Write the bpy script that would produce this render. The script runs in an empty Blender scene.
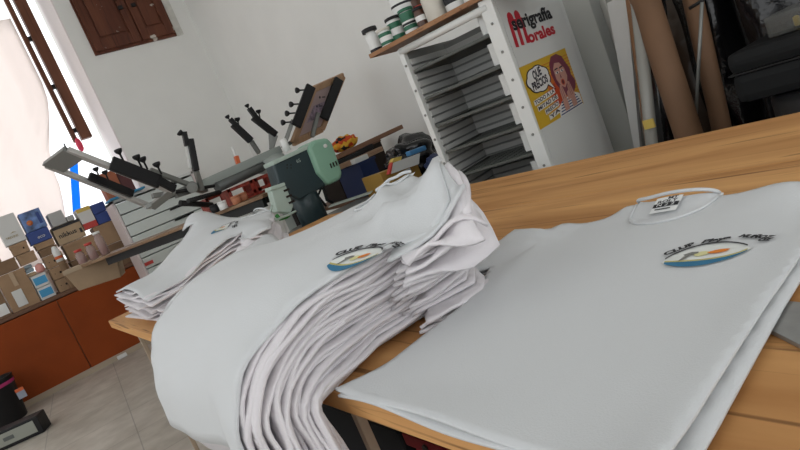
import bpy, bmesh, math, random
from mathutils import Vector, Matrix
from mathutils import noise
from mathutils.geometry import delaunay_2d_cdt
import numpy as np
PI = math.pi
sc = bpy.context.scene
COL = sc.collection
rng = random.Random(7)

# ------------------------------------------------------------------ camera
PITCH, ROLL, FPX, YAW, CAMH = math.radians(8.99), math.radians(22.44), 606.8, math.radians(32.7), 1.2
def _axes():
    f = np.array([0, math.cos(PITCH), -math.sin(PITCH)]); r0 = np.array([1., 0, 0]); u0 = np.cross(r0, f)
    r = math.cos(ROLL)*r0 - math.sin(ROLL)*u0
    u = math.sin(ROLL)*r0 + math.cos(ROLL)*u0
    c, s = math.cos(YAW), math.sin(YAW)
    M = np.array([[c, s, 0], [-s, c, 0], [0, 0, 1]])
    return M @ r, M @ u, M @ f
CR, CU, CF = _axes()
CAM = np.array([0, 0, CAMH])
cd = bpy.data.cameras.new('camera'); cam = bpy.data.objects.new('camera', cd); COL.objects.link(cam)
cd.lens = FPX/800*36; cd.sensor_width = 36; cd.clip_start = .02; cd.clip_end = 100
m = Matrix.Identity(4)
for i in range(3):
    m[i][0] = CR[i]; m[i][1] = CU[i]; m[i][2] = -CF[i]; m[i][3] = CAM[i]
cam.matrix_world = m
sc.camera = cam
def ray(px, py): return CF + (px-400)/FPX*CR - (py-225)/FPX*CU
def on(px, py, x=None, y=None, z=None):
    """room point seen at a photo position, at a known x, y or z of the room"""
    d = ray(px, py)
    t = x/d[0] if x is not None else y/d[1] if y is not None else (z-CAMH)/d[2]
    return Vector(CAM + t*d)
def onplane(px, py, P0, n):
    d = Vector(ray(px, py)); c = Vector(CAM)
    return c + d*((P0-c).dot(n)/d.dot(n))

# ------------------------------------------------------------------ materials
MATS = {}
def mat(name, col, rough=.6, metal=0., noise=None, bump=None, spec=.5, trans=0., alpha=1., translucent=0., emit=0., stretch=(1, 1, 1)):
    """noise=(scale, amount) colour variation; bump=(scale, strength)"""
    if name in MATS: return MATS[name]
    mt = bpy.data.materials.new(name); mt.use_nodes = True
    nt = mt.node_tree; b = nt.nodes['Principled BSDF']
    c = (*col, 1)
    b.inputs['Base Color'].default_value = c
    b.inputs['Roughness'].default_value = rough; b.inputs['Metallic'].default_value = metal
    b.inputs['Specular IOR Level'].default_value = spec
    b.inputs['Transmission Weight'].default_value = trans
    b.inputs['Alpha'].default_value = alpha
    if emit:
        b.inputs['Emission Color'].default_value = c; b.inputs['Emission Strength'].default_value = emit
    if noise or bump:
        tc = nt.nodes.new('ShaderNodeTexCoord'); mp = nt.nodes.new('ShaderNodeMapping')
        mp.inputs['Scale'].default_value = stretch
        nt.links.new(tc.outputs['Object'], mp.inputs['Vector'])
    if noise:
        n = nt.nodes.new('ShaderNodeTexNoise'); n.inputs['Scale'].default_value = noise[0]; n.inputs['Detail'].default_value = 6
        nt.links.new(mp.outputs['Vector'], n.inputs['Vector'])
        r = nt.nodes.new('ShaderNodeValToRGB')
        a = noise[1]
        r.color_ramp.elements[0].position = .3; r.color_ramp.elements[1].position = .7
        r.color_ramp.elements[0].color = (*[max(0, x*(1-a)) for x in col], 1)
        r.color_ramp.elements[1].color = (*[min(1, x*(1+a)) for x in col], 1)
        nt.links.new(n.outputs['Fac'], r.inputs['Fac']); nt.links.new(r.outputs['Color'], b.inputs['Base Color'])
    if bump:
        n2 = nt.nodes.new('ShaderNodeTexNoise'); n2.inputs['Scale'].default_value = bump[0]; n2.inputs['Detail'].default_value = 4
        nt.links.new(mp.outputs['Vector'], n2.inputs['Vector'])
        bp = nt.nodes.new('ShaderNodeBump'); bp.inputs['Strength'].default_value = bump[1]; bp.inputs['Distance'].default_value = .01
        nt.links.new(n2.outputs['Fac'], bp.inputs['Height']); nt.links.new(bp.outputs['Normal'], b.inputs['Normal'])
    if translucent:
        tr = nt.nodes.new('ShaderNodeBsdfTranslucent'); tr.inputs['Color'].default_value = c
        mx = nt.nodes.new('ShaderNodeMixShader'); mx.inputs[0].default_value = translucent
        o = nt.nodes['Material Output']
        nt.links.new(b.outputs[0], mx.inputs[1]); nt.links.new(tr.outputs[0], mx.inputs[2]); nt.links.new(mx.outputs[0], o.inputs['Surface'])
    MATS[name] = mt
    return mt

def wood_mat(name, c0, c1, dark, axis='y', scale=1., knots=True, rough=.45):
    mt = bpy.data.materials.new(name); mt.use_nodes = True; nt = mt.node_tree; b = nt.nodes['Principled BSDF']
    tc = nt.nodes.new('ShaderNodeTexCoord'); mp = nt.nodes.new('ShaderNodeMapping')
    s = {'y': (9, .9, 9), 'x': (.9, 9, 9), 'z': (9, 9, .9)}[axis]
    mp.inputs['Scale'].default_value = [v*scale for v in s]
    nt.links.new(tc.outputs['Object'], mp.inputs['Vector'])
    n = nt.nodes.new('ShaderNodeTexNoise'); n.inputs['Scale'].default_value = 1.3; n.inputs['Detail'].default_value = 9; n.inputs['Distortion'].default_value = .6
    nt.links.new(mp.outputs['Vector'], n.inputs['Vector'])
    r = nt.nodes.new('ShaderNodeValToRGB')
    r.color_ramp.elements[0].position = .28; r.color_ramp.elements[0].color = (*c0, 1)
    r.color_ramp.elements[1].position = .72; r.color_ramp.elements[1].color = (*c1, 1)
    nt.links.new(n.outputs['Fac'], r.inputs['Fac'])
    # fine streaks
    mp2 = nt.nodes.new('ShaderNodeMapping'); mp2.inputs['Scale'].default_value = [v*scale*k for v, k in zip(s, [4 if v > 1 else 1.2 for v in s])]
    nt.links.new(tc.outputs['Object'], mp2.inputs['Vector'])
    n2 = nt.nodes.new('ShaderNodeTexNoise'); n2.inputs['Scale'].default_value = 1.7; n2.inputs['Detail'].default_value = 5; n2.inputs['Distortion'].default_value = 1.0
    nt.links.new(mp2.outputs['Vector'], n2.inputs['Vector'])
    r2 = nt.nodes.new('ShaderNodeValToRGB')
    r2.color_ramp.elements[0].position = .60; r2.color_ramp.elements[0].color = (0, 0, 0, 1)
    r2.color_ramp.elements[1].position = .68; r2.color_ramp.elements[1].color = (1, 1, 1, 1)
    nt.links.new(n2.outputs['Fac'], r2.inputs['Fac'])
    mx = nt.nodes.new('ShaderNodeMixRGB'); mx.inputs['Color2'].default_value = (*dark, 1)
    ml = nt.nodes.new('ShaderNodeMath'); ml.operation = 'MULTIPLY'; ml.inputs[1].default_value = .65 if knots else .25
    nt.links.new(r2.outputs['Color'], ml.inputs[0]); nt.links.new(ml.outputs[0], mx.inputs['Fac'])
    nt.links.new(r.outputs['Color'], mx.inputs['Color1']); nt.links.new(mx.outputs['Color'], b.inputs['Base Color'])
    b.inputs['Roughness'].default_value = rough; b.inputs['Specular IOR Level'].default_value = .25
    MATS[name] = mt
    return mt

# ------------------------------------------------------------------ mesh helpers
BASE = {}
class MB:
    def __init__(s): s.bm = bmesh.new()
    def _add(s, vs, fs, smooth=False):
        v = [s.bm.verts.new(p) for p in vs]
        for f in fs:
            try:
                fc = s.bm.faces.new([v[i] for i in f]); fc.smooth = smooth
            except ValueError: pass
        return v
    def box(s, c, size, ax=None, bev=0.):
        """c centre, size full, ax=(ex,ey,ez) unit axes"""
        ex, ey, ez = [Vector(a).normalized() for a in (ax or ((1, 0, 0), (0, 1, 0), (0, 0, 1)))]
        c = Vector(c); h = [k/2 for k in size]
        if bev <= 0:
            vs = [c+ex*(h[0]*i)+ey*(h[1]*j)+ez*(h[2]*k) for i in (-1, 1) for j in (-1, 1) for k in (-1, 1)]
            s._add(vs, [(0, 1, 3, 2), (4, 6, 7, 5), (0, 4, 5, 1), (2, 3, 7, 6), (0, 2, 6, 4), (1, 5, 7, 3)])
            return s
        t = bmesh.new(); bmesh.ops.create_cube(t, size=1)
        for v in t.verts: v.co = Vector((v.co.x*size[0], v.co.y*size[1], v.co.z*size[2]))
        bmesh.ops.bevel(t, geom=t.edges[:], offset=min(bev, min(size)*.45), segments=2, affect='EDGES', profile=.6)
        t.verts.index_update()
        s._add([c+ex*v.co.x+ey*v.co.y+ez*v.co.z for v in t.verts], [[v.index for v in f.verts] for f in t.faces])
        t.free(); return s
    def bar(s, p0, p1, w, h, up=(0, 0, 1), bev=0.):
        p0, p1 = Vector(p0), Vector(p1); ex = (p1-p0).normalized(); up = Vector(up)
        ey = up.cross(ex)
        if ey.length < 1e-4: ey = Vector((0, 1, 0)).cross(ex)
        ey.normalize(); ez = ex.cross(ey)
        return s.box((p0+p1)/2, ((p1-p0).length, w, h), (ex, ey, ez), bev)
    def tube(s, pts, r, seg=10, caps=True):
        pts = [Vector(p) for p in pts]; n = len(pts)
        rs = r if isinstance(r, (list, tuple)) else [r]*n
        ref = None; rings = []
        for i, p in enumerate(pts):
            t = (pts[min(i+1, n-1)]-pts[max(i-1, 0)]).normalized()
            if ref is None:
                ref = t.orthogonal().normalized()
            ref = (ref - t*ref.dot(t)).normalized(); b = t.cross(ref)
            rings.append([p+(ref*math.cos(2*PI*k/seg)+b*math.sin(2*PI*k/seg))*rs[i] for k in range(seg)])
        vs = [v for rg in rings for v in rg]
        fs = [(i*seg+k, i*seg+(k+1) % seg, (i+1)*seg+(k+1) % seg, (i+1)*seg+k) for i in range(n-1) for k in range(seg)]
        v = s._add(vs, fs, True)
        if caps:
            s.bm.faces.new(v[:seg][::-1]); s.bm.faces.new(v[-seg:])
        return s
    def lathe(s, prof, base, axis=(0, 0, 1), seg=20):
        """prof = [(r, h)...] along axis from base"""
        a = Vector(axis).normalized(); b = Vector(base)
        pts = [b+a*h for r, h in prof]; e = a.orthogonal().normalized(); g = a.cross(e)
        vs = [p+(e*math.cos(2*PI*k/seg)+g*math.sin(2*PI*k/seg))*max(r, 1e-4) for p, (r, h) in zip(pts, prof) for k in range(seg)]
        fs = [(i*seg+k, i*seg+(k+1) % seg, (i+1)*seg+(k+1) % seg, (i+1)*seg+k) for i in range(len(prof)-1) for k in range(seg)]
        v = s._add(vs, fs, True)
        s.bm.faces.new(v[:seg][::-1]); s.bm.faces.new(v[-seg:])
        return s
    def prism(s, poly, d):
        """poly: 3D points of a face, extruded by vector d"""
        poly = [Vector(p) for p in poly]; d = Vector(d); n = len(poly)
        v = s._add(poly+[p+d for p in poly], [(i, (i+1) % n, n+(i+1) % n, n+i) for i in range(n)])
        s.bm.faces.new(v[:n][::-1]); s.bm.faces.new(v[n:])
        return s
    def raw(s, vs, fs, smooth=True):
        s._add(vs, fs, smooth); return s
    def build(s, name, material, parent=None, origin=None, bevel=0., solid=0.):
        bmesh.ops.recalc_face_normals(s.bm, faces=s.bm.faces[:]) if not solid else None
        root = parent
        if parent is not None: o0 = BASE[parent.name]
        elif origin is not None: o0 = Vector(origin)
        else:
            xs = [v.co for v in s.bm.verts]
            o0 = Vector(((min(v.x for v in xs)+max(v.x for v in xs))/2, (min(v.y for v in xs)+max(v.y for v in xs))/2, min(v.z for v in xs)))
        for v in s.bm.verts: v.co -= o0
        me = bpy.data.meshes.new(name); s.bm.to_mesh(me); s.bm.free()
        me.materials.append(material if not isinstance(material, str) else MATS[material])
        o = bpy.data.objects.new(name, me); COL.objects.link(o)
        if parent is None: o.location = o0
        else: o.parent = parent
        BASE[o.name] = o0
        if bevel:
            md = o.modifiers.new('b', 'BEVEL'); md.width = bevel; md.segments = 2; md.limit_method = 'ANGLE'
        if solid:
            md = o.modifiers.new('s', 'SOLIDIFY'); md.thickness = solid; md.offset = -1
        return o
def tag(o, label=None, cat=None, group=None, kind=None):
    if label: o['label'] = label
    if cat: o['category'] = cat
    if group: o['group'] = group
    if kind: o['kind'] = kind
    return o
def thing(name, loc, label, cat, group=None):
    o = bpy.data.objects.new(name, None); COL.objects.link(o); o.location = loc; o.empty_display_size = .05
    BASE[o.name] = Vector(loc)
    return tag(o, label, cat, group)
def struct(o): o['kind'] = 'structure'; return o
def textmesh(body, size=1., shear=0., offset=0., align='LEFT', spacing=1.):
    cu = bpy.data.curves.new('t', 'FONT'); cu.body = body; cu.size = size; cu.shear = shear; cu.offset = offset
    cu.align_x = align; cu.fill_mode = 'FRONT'; cu.resolution_u = 3; cu.space_character = spacing
    ob = bpy.data.objects.new('t', cu); me = ob.to_mesh()
    vs = [(v.co.x, v.co.y) for v in me.vertices]; fs = [tuple(p.vertices) for p in me.polygons]
    ob.to_mesh_clear(); bpy.data.objects.remove(ob); bpy.data.curves.remove(cu)
    return vs, fs
def cdt(outline, holes=(), step=None, eps=1e-5):
    """triangulated 2D region with interior grid points"""
    pts = [Vector(p) for p in outline]; faces = [list(range(len(pts)))]; edges = []
    if step:
        x0, x1 = min(p.x for p in pts), max(p.x for p in pts); y0, y1 = min(p.y for p in pts), max(p.y for p in pts)
        poly = [(p.x, p.y) for p in pts]
        nx, ny = int((x1-x0)/step), int((y1-y0)/step)
        def inside(x, y):
            c = False; j = len(poly)-1
            for i in range(len(poly)):
                (xi, yi), (xj, yj) = poly[i], poly[j]
                if (yi > y) != (yj > y) and x < (xj-xi)*(y-yi)/(yj-yi)+xi: c = not c
                j = i
            return c
        for i in range(1, nx+1):
            for j in range(1, ny+1):
                x, y = x0+i*step-(step/2 if j % 2 else 0), y0+j*step
                if inside(x, y) and min((x-a)**2+(y-b)**2 for a, b in poly) > (step*.5)**2: pts.append(Vector((x, y)))
    v, e, f, *_ = delaunay_2d_cdt(pts, edges, faces, 1, eps)
    return [(p.x, p.y) for p in v], [tuple(q) for q in f]
def densify(poly, step):
    out = []
    for i, p in enumerate(poly):
        q = poly[(i+1) % len(poly)]; L = math.hypot(q[0]-p[0], q[1]-p[1]); n = max(1, int(round(L/step)))
        for k in range(n): out.append((p[0]+(q[0]-p[0])*k/n, p[1]+(q[1]-p[1])*k/n))
    return out
def sst(a, b, x):
    t = min(1, max(0, (x-a)/(b-a))); return t*t*(3-2*t)
def gauss(x, y, cx, cy, sx, sy): return math.exp(-((x-cx)/sx)**2-((y-cy)/sy)**2)

# plain colours
mat('wall_paint', (.80, .795, .765), .9, noise=(3, .02), bump=(40, .05))
mat('ceiling_paint', (.7, .7, .68), .9)
mat('reveal_paint', (.78, .73, .72), .9)
mat('black_plastic', (.010, .010, .011), .5, bump=(60, .1), spec=.3)
mat('black_metal', (.014, .014, .014), .55, spec=.3)
mat('black_film', (.006, .006, .007), .16, bump=(9, 1.0))
mat('steel', (.32, .32, .31), .4, .8)
mat('aluminium', (.50, .49, .47), .45, .55)
mat('dull_steel', (.23, .235, .22), .5, .5)
mat('grey_paint', (.36, .41, .38), .5)
mat('white_metal', (.66, .67, .65), .45)
mat('white_paper', (.75, .75, .73), .8)
mat('card', (.33, .21, .12), .8, noise=(6, .12))
mat('card_dark', (.20, .12, .065), .8, noise=(6, .12))
mat('tube_card', (.155, .082, .042), .75, noise=(5, .12))
mat('ink', (.015, .015, .018), .7)
mat('ink_red', (.45, .015, .03), .6)
mat('hole', (.02, .012, .008), .9)

# ------------------------------------------------------------------ room shell
XB, YA, YW = 3.03, 7.25, 7.85
def slab(name, x0, x1, y0, y1, z0, z1, m_):
    return struct(MB().box(((x0+x1)/2, (y0+y1)/2, (z0+z1)/2), (x1-x0, y1-y0, z1-z0)).build(name, m_))
def floor_mat():
    mt = bpy.data.materials.new('floor_tile'); mt.use_nodes = True; nt = mt.node_tree; b = nt.nodes['Principled BSDF']
    tc = nt.nodes.new('ShaderNodeTexCoord')
    br = nt.nodes.new('ShaderNodeTexBrick'); br.offset = 0; br.inputs['Scale'].default_value = 1
    br.inputs['Brick Width'].default_value = .60; br.inputs['Row Height'].default_value = .60; br.inputs['Mortar Size'].default_value = .004
    br.inputs['Mortar'].default_value = (.34, .315, .28, 1); br.inputs['Color1'].default_value = (.52, .48, .43, 1); br.inputs['Color2'].default_value = (.475, .44, .39, 1)
    mp = nt.nodes.new('ShaderNodeMapping'); mp.inputs['Rotation'].default_value = (0, 0, .1)
    nt.links.new(tc.outputs['Object'], mp.inputs['Vector']); nt.links.new(mp.outputs['Vector'], br.inputs['Vector'])
    n = nt.nodes.new('ShaderNodeTexNoise'); n.inputs['Scale'].default_value = 5; n.inputs['Detail'].default_value = 8
    nt.links.new(tc.outputs['Object'], n.inputs['Vector'])
    r = nt.nodes.new('ShaderNodeValToRGB'); r.color_ramp.elements[0].position = .35; r.color_ramp.elements[1].position = .7
    r.color_ramp.elements[0].color = (.78, .76, .72, 1); r.color_ramp.elements[1].color = (1.1, 1.1, 1.08, 1)
    nt.links.new(n.outputs['Fac'], r.inputs['Fac'])
    mx = nt.nodes.new('ShaderNodeMixRGB'); mx.blend_type = 'MULTIPLY'; mx.inputs['Fac'].default_value = 1
    nt.links.new(br.outputs['Color'], mx.inputs['Color1']); nt.links.new(r.outputs['Color'], mx.inputs['Color2'])
    nt.links.new(mx.outputs['Color'], b.inputs['Base Color']); b.inputs['Roughness'].default_value = .5
    return mt
slab('floor', -3, XB+.2, -3, YW+.2, -.1, 0, floor_mat())
slab('ceiling', -3, XB+.2, -3, YW+.2, 4.3, 4.4, MATS['ceiling_paint'])
slab('wall_right', XB, XB+.2, -3, YW+.2, 0, 4.3, MATS['wall_paint'])
slab('wall_far', 1.65, XB, YA, YW+.2, 0, 4.3, MATS['wall_paint'])
slab('wall_under_window', -3, 1.65, YW, YW+.2, 0, 1.2, MATS['reveal_paint'])
slab('wall_far_left', -3, -1.6, YW, YW+.2, 1.2, 4.3, MATS['wall_paint'])
slab('wall_left', -3.2, -3, -3.2, YW+.2, 0, .9, MATS['wall_paint'])  # unseen left wall and strips, opening sized to limit light on the shirts
slab('trim_3', -3.2, -3, -3.2, YW+.2, 3.9, 4.3, MATS['wall_paint'])
slab('trim_4', -3.2, -3, 6.6, YW+.2, .9, 3.9, MATS['wall_paint'])
slab('wall_rear', -3, XB, -3.2, -3, 0, .7, MATS['wall_paint'])  # unseen rear wall strips, opening made to brighten the far wall
slab('trim_2', -3, XB, -3.2, -3, 3.7, 4.3, MATS['wall_paint'])
# pale render skin of the window reveal
slab('trim_1', 1.635, 1.65, YA+.002, YW, 0, 4.3, MATS['reveal_paint'])
# skirting of the far wall
# peeling brown shutters set in the far wall
peel = wood_mat('peeling_wood', (.075, .022, .012), (.15, .05, .026), (.035, .012, .008), 'z', .8)
nt = peel.node_tree; b = nt.nodes['Principled BSDF']
tc = nt.nodes.new('ShaderNodeTexCoord'); n = nt.nodes.new('ShaderNodeTexNoise'); n.inputs['Scale'].default_value = 7; n.inputs['Detail'].default_value = 5
nt.links.new(tc.outputs['Object'], n.inputs['Vector'])
r = nt.nodes.new('ShaderNodeValToRGB'); r.color_ramp.elements[0].position = .66; r.color_ramp.elements[1].position = .68
r.color_ramp.elements[0].color = (0, 0, 0, 1); r.color_ramp.elements[1].color = (1, 1, 1, 1)
nt.links.new(n.outputs['Fac'], r.inputs['Fac'])
mx = nt.nodes.new('ShaderNodeMixRGB'); mx.inputs['Color2'].default_value = (.55, .5, .44, 1)
src = b.inputs['Base Color'].links[0].from_socket
nt.links.new(src, mx.inputs['Color1']); nt.links.new(r.outputs['Color'], mx.inputs['Fac']); nt.links.new(mx.outputs['Color'], b.inputs['Base Color'])
w = MB()
sx0, sx1, sz0, sz1 = 1.81, 2.76, 3.12, 4.28
w.box(((sx0+sx1)/2, YA-.012, (sz0+sz1)/2), (sx1-sx0, .02, sz1-sz0))
win = struct(w.build('window_2', peel, origin=(2.28, YA, 3.13)))
for k, (a, c) in enumerate(((sx0+.02, 2.34), (2.36, sx1-.02))):
    f = MB()
    wd = .085
    f.bar((a+wd/2, YA-.035, sz0+.03), (a+wd/2, YA-.035, sz1), wd, .03, up=(0, 1, 0), bev=.004)
    f.bar((c-wd/2, YA-.035, sz0+.03), (c-wd/2, YA-.035, sz1), wd, .03, up=(0, 1, 0), bev=.004)
    f.box(((a+c)/2, YA-.035, sz0+.09), (c-a-2*wd, .03, .12), bev=.004)
    f.box(((a+c)/2, YA-.027, sz0+.62), (c-a-2*wd-.05, .018, .88), bev=.004)
    f.build('shutter_leaf', peel, win)
h = MB()
h.box((2.27, YA-.06, sz0+.43), (.05, .03, .04), bev=.004).box((2.42, YA-.06, sz0+.43), (.05, .03, .04), bev=.004)
h.build('latch', 'black_metal', win)
MB().box((sx1+.045, YA-.006, (sz0+sz1)/2), (.085, .012, sz1-sz0)).build('plaster_edge', mat('plaster_edge', (.62, .61, .56), .9, noise=(9, .15)), win)
# window on the left: brown wooden leaf seen edge-on
brown = wood_mat('window_wood', (.10, .035, .018), (.17, .065, .034), (.04, .015, .01), 'z', .8)
w = MB()
w.box((1.335, YW-.04, 3.34), (.05, .06, 1.90), bev=.006)
w1 = struct(w.build('window_1', brown, origin=(1.4, YW-.04, 2.39)))
MB().box((1.455, YW-.05, 3.34), (.12, .10, 1.90), bev=.006).build('window_leaf', brown, w1)
MB().box((1.378, YW-.04, 3.05), (.04, .04, .05)).box((1.378, YW-.04, 3.62), (.04, .04, .05)).box((1.378, YW-.04, 2.52), (.04, .04, .05)).build('hinge', 'black_metal', w1)
# white curtain hung in the window, bright daylight behind
cv, cf = [], []
cx0, cx1 = -1.5, 1.0
NX, NZ = 60, 14
for j in range(NZ+1):
    for i in range(NX+1):
        u, v = i/NX, j/NZ
        zz = 1.25+2.61*v; xr = .84+.14*sst(1.4, 2.1, zz)+.30*sst(2.1, 3.1, zz)
        x = cx0+(xr-cx0)*u; z = 1.25+(3.86-1.25)*v
        cv.append((x, YW-.10+.02*math.sin(x*14)+.01*math.sin(x*31+1), z))
for j in range(NZ):
    for i in range(NX):
        a = j*(NX+1)+i; cf.append((a, a+1, a+NX+2, a+NX+1))
mat('curtain_cloth', (.93, .87, .84), .9, translucent=.8)
tag(MB().raw(cv, cf).build('curtain', 'curtain_cloth', solid=.002), 'pinkish white curtain filling the bright window at far left', 'curtain')
# blue strip and red tip hanging at the window
p0, p1 = on(73, 152, y=YW-.06), on(77, 214, y=YW-.06)
mat('blue_cloth', (.05, .42, .95), .6, translucent=.8)
MBb = MB(); MBb.bar(p0, p1, .012, .085, up=(1, 0, 0), bev=.004)
tag(MBb.build('blue_strip', 'blue_cloth'), 'bright blue strip hanging upright in the window gap', 'strip')
p0 = on(79, 144, y=YW-.08)
tag(MB().lathe([(.012, -.09), (.03, -.06), (.034, 0), (.025, .05), (.01, .07)], p0, seg=12).build('red_tassel', mat('red_tassel', (.65, .04, .09), .6)), 'small red tassel under the brown window frame', 'tassel')

# ------------------------------------------------------------------ big table
ZT = .86
XE, XT, YE, Y0 = .318, 1.595, 3.16, -.25
XQ = .29   # where the cloth starts to bend over the edge
tabw = wood_mat('table_wood', (.40, .18, .058), (.68, .37, .145), (.09, .03, .010), 'y', 1., rough=.7)
edgew = wood_mat('table_edge_wood', (.26, .11, .045), (.38, .18, .08), (.10, .04, .015), 'y', 1.)
T = thing('work_table', (.94, 1.45, 0), 'long pine work table the white shirts lie on', 'table')
W = XT-XE
seams = [0, .33, .68, 1.0]
for k in range(3):
    xa, xb = XE+W*seams[k], XE+W*seams[k+1]
    MB().box(((xa+xb)/2, (Y0+YE)/2, ZT-.0175), (xb-xa-.001, YE-Y0, .035), bev=.003).build('tabletop_plank', tabw, T)
legw = mat('leg_wood', (.42, .33, .24), .6)
for x, y in ((.385, .965), (.385, 2.95), (.385, -.15), (XT-.1, 2.95), (XT-.1, .965), (XT-.1, -.15)):
    MB().box((x, y, (ZT-.035)/2), (.018, .018, ZT-.035), bev=.003).build('leg', legw, T)
MB().box((XE+.40, 1.45, ZT-.085), (.03, 3.1, .10)).build('apron', edgew, T)
MB().box((XT-.15, 1.45, ZT-.085), (.03, 3.1, .10)).build('apron', edgew, T)

# ------------------------------------------------------------------ T-shirts
def fabric(name, col):
    mt = mat(name, col, .95, spec=.15, bump=(420, .12))
    b = mt.node_tree.nodes['Principled BSDF']
    b.inputs['Sheen Weight'].default_value = .15
    return mt
fabric('cotton', (.625, .64, .65)); fabric('cotton_bounce', (.72, .69, .71))  # same white cotton; pinkish bounced light put into the lower shirts' colour
mat('label_cloth', (.80, .81, .80), .8)
def shirt_outline(L=.665, hw=.268, step=.02, neck=True, sl=1.0, front=True):
    half = [(.070, 0.), (.205, .042), (.205+.185*sl, .155), (.205+.125*sl, .272), (.262, .222), (hw-.006, .40), (hw+.004, L)]
    cent = []
    if neck:
        d = .092 if front else .022
        for k in range(1, 12):
            t = -PI/2+PI*k/12
            cent.append((.070*math.sin(t), d*math.cos(t)**.8))
    pts = [(-a, b) for a, b in half[::-1]]          # hem-left ... neck-left
    pts += cent
    pts += half
    return densify(pts, step)
_cache = {}
def shirt_mesh(L=.665, step=.02, neck=True, sl=1., front=True):
    k = (L, step, neck, sl, front)
    if k not in _cache: _cache[k] = cdt(shirt_outline(L, step=step, neck=neck, sl=sl, front=front), step=step)
    return _cache[k]
def drape(vf, fn): return [fn(a, b) for a, b in vf[0]], vf[1]
def offs(fn, d):
    """same surface lifted by d along its normal"""
    def g(a, b):
        e = .004; p = fn(a, b); n = (fn(a+e, b)-fn(a-e, b)).cross(fn(a, b+e)-fn(a, b-e))
        if n.length < 1e-9: n = Vector((0, 0, 1))
        n.normalize()
        if n.z < -.2 or (abs(n.z) <= .2 and n.x > 0): n = -n
        return p+n*d
    return g
ORD = ['topmost', 'second', 'third', 'fourth', 'fifth', 'sixth', 'seventh', 'eighth', 'ninth', 'tenth', 'eleventh', 'twelfth', 'thirteenth', 'fourteenth', 'fifteenth', 'sixteenth', 'seventeenth', 'eighteenth', 'nineteenth', 'twentieth', 'twenty-first', 'twenty-second', 'twenty-third', 'twenty-fourth', 'twenty-fifth']

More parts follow.
